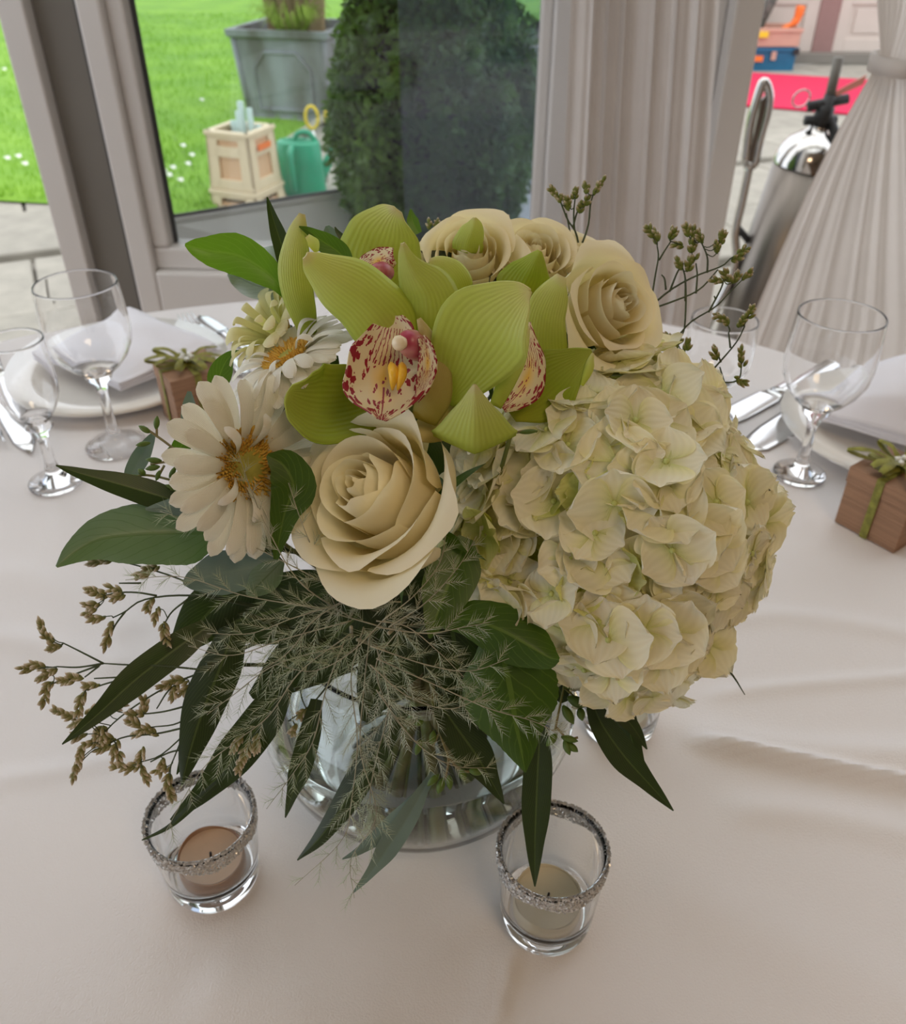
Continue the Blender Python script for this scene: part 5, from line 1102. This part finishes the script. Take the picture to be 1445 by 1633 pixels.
# ---- seeded sprigs (small bud-like leaves)
def seeded(label, twigs, buds, d, sz=1.0, base=None):
    t = foliage(label, 'sprig', base or twigs[0][0], d, r=.0009, name='seeded_sprig', mat=M_STEM)
    for tw in twigs:
        V, F, U = tube(catmull([pt(x, y, d) for x, y in tw], 10), .00055, 5); obj('twig', V, F, M_STEM, t)
    for (x, y, ang, L, wd) in buds:
        a = math.radians(ang); dx, dy = math.cos(a), -math.sin(a); k = d / FPX
        P = np.array([pt(x + dx * L * q, y + dy * L * q, d - .001 * q) for q in np.linspace(0, 1, 7)]); r = np.array([.25, .7, .95, 1, .9, .6, .1]) * wd * k * .5
        V, F, U = tube(P, r, 7); obj('bud', V, F, L_SEED, t, U)
seeded('sprig of green buds beside the open gerbera at left', [[(300, 735), (270, 710), (245, 692), (228, 680)], [(250, 697), (250, 680), (250, 668)], [(300, 728), (275, 735), (240, 740)], [(305, 780), (270, 765), (235, 758), (215, 760)], [(262, 742), (255, 755)], [(272, 780), (300, 785)]],
       [(240, 690, 150, 22, 10), (249, 685, 85, 22, 10), (240, 706, 190, 24, 9), (258, 735, 175, 26, 10), (255, 744, 190, 24, 10), (268, 728, 80, 16, 8), (225, 762, 180, 26, 12), (232, 758, 140, 16, 11), (255, 750, 250, 18, 8), (290, 740, 260, 24, 9), (288, 782, 160, 26, 9), (270, 762, 60, 22, 8), (280, 770, 0, 26, 8)], .366, base=(320, 770))
seeded('sprig of green buds hanging in front of the vase', [[(690, 1120), (705, 1180), (715, 1210), (710, 1245)], [(712, 1205), (735, 1228), (760, 1230)], [(700, 1170), (690, 1190)]],
       [(708, 1240, 250, 28, 14), (716, 1236, 275, 24, 12), (700, 1235, 225, 26, 12), (735, 1226, 290, 22, 12), (748, 1228, 345, 22, 12), (692, 1165, 260, 24, 12), (672, 1180, 250, 26, 12), (676, 1150, 200, 16, 10)], .384)
seeded('sprig of small green leaves hanging between hydrangea and large leaf', [[(905, 1060), (898, 1100), (890, 1140), (885, 1165)], [(898, 1095), (925, 1118), (940, 1125)], [(888, 1160), (905, 1178), (922, 1176)]],
       [(900, 1095, 20, 30, 18), (905, 1112, 335, 34, 18), (898, 1125, 300, 34, 16), (892, 1090, 120, 22, 14), (915, 1098, 60, 22, 16), (895, 1175, 345, 28, 12), (900, 1180, 290, 26, 12), (888, 1170, 230, 26, 14), (905, 1185, 320, 22, 12), (930, 1080, 80, 24, 18), (925, 1128, 280, 22, 14)], .388)
seeded('small dark leafy sprig in front of the right-hand orchid', [[(820, 690), (845, 686), (857, 688)]], [(828, 690, 5, 30, 8)], .34, base=(815, 692))

# ---- statice (limonium) sprigs
def cluster(mb, x, y, d, ang, n, rd, L=12, spread=16):
    a = math.radians(ang); dx, dy = math.cos(a), -math.sin(a)
    for k in range(n):
        q = (k / n) * spread; s = (-1 if k % 2 else 1); aa = a + s * rd.uniform(.25, .65) if k < n - 1 else a; zz = rd.uniform(-.35, .35)
        x0, y0 = x + dx * q - dx * spread * .4 + rd.uniform(-2, 2), y + dy * q - dy * spread * .4 + rd.uniform(-2, 2); l = L * rd.uniform(.8, 1.25); k_ = d / FPX
        P = np.array([pt(x0 + math.cos(aa) * l * u, y0 - math.sin(aa) * l * u, d - zz * l * u * k_) for u in (0, .25, .55, .8, 1)]); V, F, U = tube(P, np.array([.4, 1, 1.05, .7, .12]) * 3.1 * k_, 5, False); mb.add(V, F, U)
def statice(label, base, d, branches, clusters, mat=M_BUD, stemm=M_DSTEM, sw=1.7, n=9, dvar=0., seed=1, spread=16, L=12):
    t = foliage(label, 'statice', base, d, r=.0009, name='statice_sprig', mat=stemm); rd = random.Random(seed); k = d / FPX
    smp = np.vstack([catmull([[x, y, 0] for x, y in br], 14)[:, :2] for br in branches])
    for br in branches:
        V, F, U = tube(catmull([pt(x, y, d + dvar * (x - base[0]) / 100) for x, y in br], 12), np.linspace(sw * k, sw * .65 * k, 12), 6); obj('branch', V, F, stemm, t)
    for (x, y, ang, *r) in clusters:
        dd_ = np.hypot(smp[:, 0] - x, smp[:, 1] - y); q_ = smp[dd_.argmin()]
        if 3 < dd_.min() < 60:
            ca_, sa_ = math.cos(math.radians(ang)), -math.sin(math.radians(ang)); g_ = min(9, dd_.min() * .4)
            V, F, U = tube(catmull([pt(q_[0], q_[1], d), pt((q_[0] + x) / 2 - ca_ * g_, (q_[1] + y) / 2 - sa_ * g_, d - .001), pt(x - ca_ * 2, y - sa_ * 2, d)], 7), sw * .5 * k, 5); obj('twig', V, F, stemm, t)
        mb = MB(); cluster(mb, x, y, d + dvar * (x - base[0]) / 100, ang, r[0] if r else n, rd, L, spread); mb.build('bud_cluster', mat, t)
statice('small statice sprig standing up at the top in front of the curtain', (925, 400), .412, [[(925, 400), (918, 370), (905, 350), (893, 320), (883, 308)], [(914, 362), (920, 340), (930, 320)], [(926, 395), (938, 360), (942, 325), (948, 305)], [(912, 388), (908, 365), (903, 340)], [(916, 366), (915, 340), (917, 318)]],
        [(884, 308, 125), (893, 318, 110), (903, 325, 100), (917, 312, 85), (908, 330, 95, 6), (924, 335, 80, 6), (934, 325, 60, 6), (936, 305, 100), (950, 305, 65), (957, 295, 65, 5)], n=8, seed=3, L=11, spread=14)
statice('tiny statice tips poking up behind the top roses', (800, 395), .43, [[(800, 400), (808, 370), (808, 355)], [(795, 400), (775, 375)], [(830, 400), (834, 375)], [(700, 390), (695, 365)]], [(808, 354, 90), (796, 366, 110, 5), (776, 370, 110, 6), (832, 368, 60, 6), (697, 360, 90, 5), (684, 362, 100, 4)], seed=4, L=9, spread=10)
statice('branching statice sprig arching right in front of the curtain', (1034, 490), .415,
        [[(1034, 492), (1070, 462), (1110, 440), (1150, 425), (1165, 412)], [(1034, 494), (1075, 480), (1115, 462), (1145, 430)], [(1038, 485), (1045, 440), (1050, 410), (1048, 392)], [(1051, 415), (1060, 400), (1070, 385)], [(1068, 465), (1080, 435), (1090, 420)],
         [(1093, 445), (1094, 480), (1092, 520), (1088, 535)], [(1093, 480), (1093, 445), (1088, 425)], [(1070, 552), (1100, 515), (1140, 490), (1165, 465)], [(1130, 498), (1150, 460), (1155, 440)], [(1128, 435), (1128, 410), (1118, 385)], [(1110, 410), (1105, 420)], [(1062, 462), (1060, 445), (1055, 438)], [(1110, 468), (1112, 440), (1110, 420)], [(1142, 478), (1139, 472)]],
        [(1038, 372, 120), (1048, 382, 100), (1070, 378, 60), (1096, 372, 100), (1106, 378, 85), (1118, 382, 120), (1085, 392, 170, 6), (1103, 398, 80), (1084, 425, 110), (1098, 428, 80), (1105, 418, 60, 5), (1150, 385, 80), (1144, 400, 100), (1150, 380, 60, 5), (1172, 412, 20), (1182, 402, 30, 6), (1160, 445, 110), (1172, 448, 60), (1188, 442, 45), (1148, 450, 170, 5)], seed=5, n=10)
statice('lower statice sprig at right in front of the small wine glass', (1120, 605), .415, [[(1155, 628), (1140, 612), (1122, 602)], [(1122, 606), (1150, 575), (1175, 545), (1188, 520)], [(1165, 555), (1162, 530)], [(1125, 604), (1155, 610), (1178, 605), (1183, 580)], [(1150, 578), (1145, 565)], [(1155, 610), (1148, 585)], [(1075, 560), (1085, 540)]],
        [(1158, 515, 130), (1150, 508, 150, 6), (1182, 515, 60), (1195, 502, 60), (1142, 570, 105), (1128, 592, 110, 6), (1118, 596, 150, 5), (1182, 570, 85), (1184, 580, 90, 6), (1178, 605, 330, 6), (1066, 545, 110, 6), (1082, 548, 80, 6), (1094, 555, 70, 6)], seed=6, n=8)
statice('statice sprig at left with pale brown buds below the sage leaf', (330, 950), .38, [[(330, 950), (270, 950), (225, 958), (200, 975), (180, 985)], [(330, 950), (290, 925), (230, 905), (180, 892)], [(250, 950), (220, 945), (190, 945), (165, 950)], [(200, 975), (185, 995), (178, 1010)], [(300, 955), (275, 975), (262, 995)], [(225, 930), (190, 930)]],
        [(138, 888, 170, 5), (160, 895, 190), (172, 893, 170), (150, 943, 165), (165, 948, 180), (188, 942, 160), (192, 950, 200), (150, 965, 190), (148, 975, 200), (160, 985, 200), (178, 998, 240), (172, 1018, 255), (232, 915, 200), (245, 905, 190), (240, 960, 240), (250, 975, 260), (262, 1000, 270), (265, 1015, 280)], M_BUDP, n=9, seed=7, spread=20, L=14)
statice('long statice sprig at far left reaching past the dark leaf', (330, 1060), .378, [[(340, 1070), (260, 1062), (200, 1060), (165, 1058)], [(165, 1058), (130, 1040), (100, 1025)], [(165, 1058), (125, 1064), (90, 1063)], [(160, 1060), (120, 1075), (85, 1090)], [(240, 1078), (190, 1080), (150, 1082)], [(200, 1082), (170, 1090), (140, 1100)], [(158, 1062), (135, 1080)]],
        [(70, 1005, 125), (80, 1020, 140), (92, 1032, 190), (50, 1066, 180), (66, 1062, 170), (85, 1068, 200), (78, 1092, 230), (72, 1110, 250), (75, 1075, 210), (110, 1086, 185), (125, 1082, 175), (150, 1092, 190), (132, 1108, 240), (128, 1122, 260)], M_BUDP, n=9, seed=8, spread=20, L=14)
statice('dense statice sprigs at lower left above the left candle holder', (370, 1060), .385, [[(380, 1055), (300, 1080), (240, 1110), (190, 1145), (160, 1175)], [(380, 1060), (330, 1130), (290, 1175), (255, 1205), (225, 1215)], [(300, 1125), (260, 1135), (215, 1140)], [(295, 1160), (250, 1170), (200, 1175), (165, 1190)], [(300, 1080), (270, 1100), (250, 1130)], [(295, 1195), (270, 1200), (240, 1215)], [(310, 1150), (290, 1180), (275, 1215)], [(340, 1100), (290, 1150), (240, 1160)]],
        [(100, 1136, 165), (118, 1142, 170), (130, 1150, 200), (145, 1135, 30), (175, 1120, 60), (185, 1125, 20), (160, 1165, 230), (130, 1172, 200), (148, 1185, 200), (165, 1168, 260), (172, 1190, 200), (130, 1195, 250), (125, 1215, 250), (120, 1228, 260, 6), (185, 1190, 260), (190, 1205, 280), (175, 1178, 180), (218, 1155, 160), (230, 1165, 200), (245, 1168, 150), (222, 1140, 170), (230, 1130, 90), (225, 1200, 250), (215, 1222, 200), (195, 1222, 180), (228, 1230, 290), (260, 1215, 260), (268, 1240, 260), (272, 1258, 280), (262, 1225, 200), (270, 1090, 200), (290, 1085, 180), (300, 1095, 230), (280, 1098, 250), (380, 1180, 240), (390, 1200, 250), (395, 1190, 270), (385, 1215, 250), (410, 1180, 260)], M_BUDP, n=10, seed=9, spread=22, L=14)
statice('small statice flowers in the shade in front of the vase', (470, 1100), .39, [[(540, 1070), (500, 1120), (460, 1150)], [(500, 1050), (480, 1100), (490, 1135)]], [(485, 1135, 230), (470, 1160, 250), (500, 1140, 300), (350, 1110, 200), (365, 1105, 160), (345, 1130, 230)], M_BUDP, n=8, seed=10)

# ---- feathery asparagus fern
def fern(label, base, d, stems, seed, mat=M_FERN, dens=1.0):
    t = foliage(label, 'fern', base, d, r=.0008, name='feather_fern', mat=M_BSTEM, st=True); rd = random.Random(seed); k = d / FPX; mb = MB(); tw = MB()
    for (pts, dd, side) in stems:
        P = catmull([pt(x, y, d + dd * i / (len(pts) - 1)) for i, (x, y) in enumerate(pts)], 30); V, F, U = tube(P, np.linspace(1.3 * k, .5 * k, 30), 5); obj('main_stem', V, F, M_BSTEM, t)
        Lt = np.linalg.norm(np.diff(P, axis=0), axis=1).sum(); nb = max(6, int(Lt / k / 17 * dens))
        for b in range(nb):
            q = (b + .7) / (nb + .5); i = min(28, int(q * 29)); T = nrm(P[i + 1] - P[i]); vd = nrm(CAM - P[i]); s = nrm(np.cross(T, vd)) * (1 if b % 2 else -1)
            L = (62 * math.sin(min(1, .25 + q * .9) * 2.6) * rd.uniform(.6, 1.1) + 8) * k * side; dr = nrm(T * .95 + s * rd.uniform(.45, .85) + vd * rd.uniform(-.4, .5)); p0 = P[i]; sag = np.array([0, 0, -1.0]) * L * .15
            Q = np.array([p0 + dr * L * u + sag * u * u for u in np.linspace(0, 1, 8)]); V, F, U = tube(Q, np.linspace(.65 * k, .3 * k, 8), 3, False); tw.add(V, F)
            nn = int(L / k / 6.0) + 2
            for m in range(nn):
                u = (m + .5) / nn; pp = p0 + dr * L * u + sag * u * u; sd = nrm(np.cross(dr, vd + rng.normal(0, .5, 3)))
                for sg in (-1, 1):
                    e = nrm(dr * rd.uniform(.7, 1.1) + sd * sg * rd.uniform(.3, .75) + rng.normal(0, .08, 3)); l = rd.uniform(16, 28) * k * (1.15 - .4 * u)
                    o1 = nrm(np.cross(e, vd)) * .52 * k; o2 = np.cross(e, nrm(o1)) * .52 * k
                    mb.add([pp + o1, pp - o1 * .5 + o2, pp - o1 * .5 - o2, pp + e * l], [[0, 1, 3], [1, 2, 3], [2, 0, 3]])
    o = tw.build('twigs', M_BSTEM, t); o['kind'] = 'stuff'; o = mb.build('needles', mat, t, smooth=False); o['kind'] = 'stuff'; return t
fern('feathery pale fern spray spreading left under the open gerbera', (560, 980), .352, [([(600, 970), (500, 920), (400, 870), (310, 835), (255, 815)], .0, .55), ([(610, 1000), (500, 970), (390, 950), (290, 920), (200, 925)], .006, .7), ([(560, 985), (480, 930), (430, 850), (400, 780), (380, 722)], -.012, .35), ([(560, 990), (450, 1020), (370, 1045), (300, 1030)], .0, .8), ([(540, 980), (520, 930), (500, 880), (480, 830), (460, 770)], -.010, .45)], 1, dens=.8)
fern('feathery fern spray hanging down across the vase front', (570, 1020), .366, [([(580, 1000), (560, 1080), (570, 1180), (560, 1280), (545, 1340), (470, 1412)], .022, .75), ([(590, 1010), (580, 1100), (575, 1200), (600, 1300), (560, 1370), (565, 1432)], .024, .75), ([(560, 1010), (480, 1070), (430, 1140), (380, 1180), (320, 1230), (262, 1330)], .010, .8), ([(550, 1020), (520, 1100), (500, 1180), (470, 1230), (425, 1290)], .014, .7), ([(600, 1030), (620, 1120), (600, 1210), (590, 1270), (600, 1330)], .02, .8), ([(545, 1030), (440, 1060), (370, 1110), (330, 1140)], .004, .9)], 2, dens=.85)
fern('feathery fern spray reaching right over the large leaves', (620, 1010), .345, [([(600, 1000), (680, 1010), (740, 1000), (782, 992)], .0, .7), ([(590, 1030), (680, 1060), (750, 1070), (812, 1050)], -.002, .85), ([(600, 1050), (700, 1095), (780, 1130), (850, 1150), (890, 1170)], .002, .75), ([(600, 1100), (660, 1180), (720, 1220), (790, 1225)], .018, .7), ([(620, 1000), (680, 960), (730, 905), (760, 855)], -.008, .55), ([(610, 990), (660, 950), (700, 900), (712, 850)], -.012, .55), ([(590, 1060), (650, 1110), (720, 1130), (790, 1100)], .004, .9), ([(600, 990), (650, 1000), (700, 1040), (740, 1080)], .0, .8)], 3, dens=.85)
fern('wispy fern spray tangled in front of the dark leaves at centre', (560, 1000), .350, [([(640, 960), (560, 960), (470, 985), (400, 1010), (330, 1010)], .0, .8), ([(620, 980), (560, 1040), (500, 1070), (440, 1060)], .006, .9), ([(640, 1000), (600, 1060), (620, 1130), (650, 1170)], .012, .9), ([(560, 950), (500, 990), (460, 1040), (400, 1080)], .002, .9)], 4, dens=.8)
# a single thin dry tip under the hydrangea
V, F, U = tube(catmull([pt(1120, 1020, .41), pt(1165, 1072, .405), pt(1188, 1108, .405)], 8), [.0009, .0008, .0007, .0006, .0005, .0004, .0003, .0002], 5)
tg = thing('grass_tip', 'thin dark grass tip poking out under the hydrangea', 'grass', tuple(pt(1120, 1020, .41))); obj('blade', V, F, M_DSTEM, tg); stem_part(pt(1120, 1020, .41), tg, .0008, M_DSTEM)
# housing of the unseen lamp added to brighten the near side of the table
lp = thing('added_fill_lamp', 'unseen square warm lamp added behind the camera to brighten the near table', 'lamp', (.6, -.9, 2.44)); o = obj('fill_lamp_housing', *box((.22, -1.28, 2.44), (.98, -.52, 2.5)), M_FRAME, lp, smooth=False)
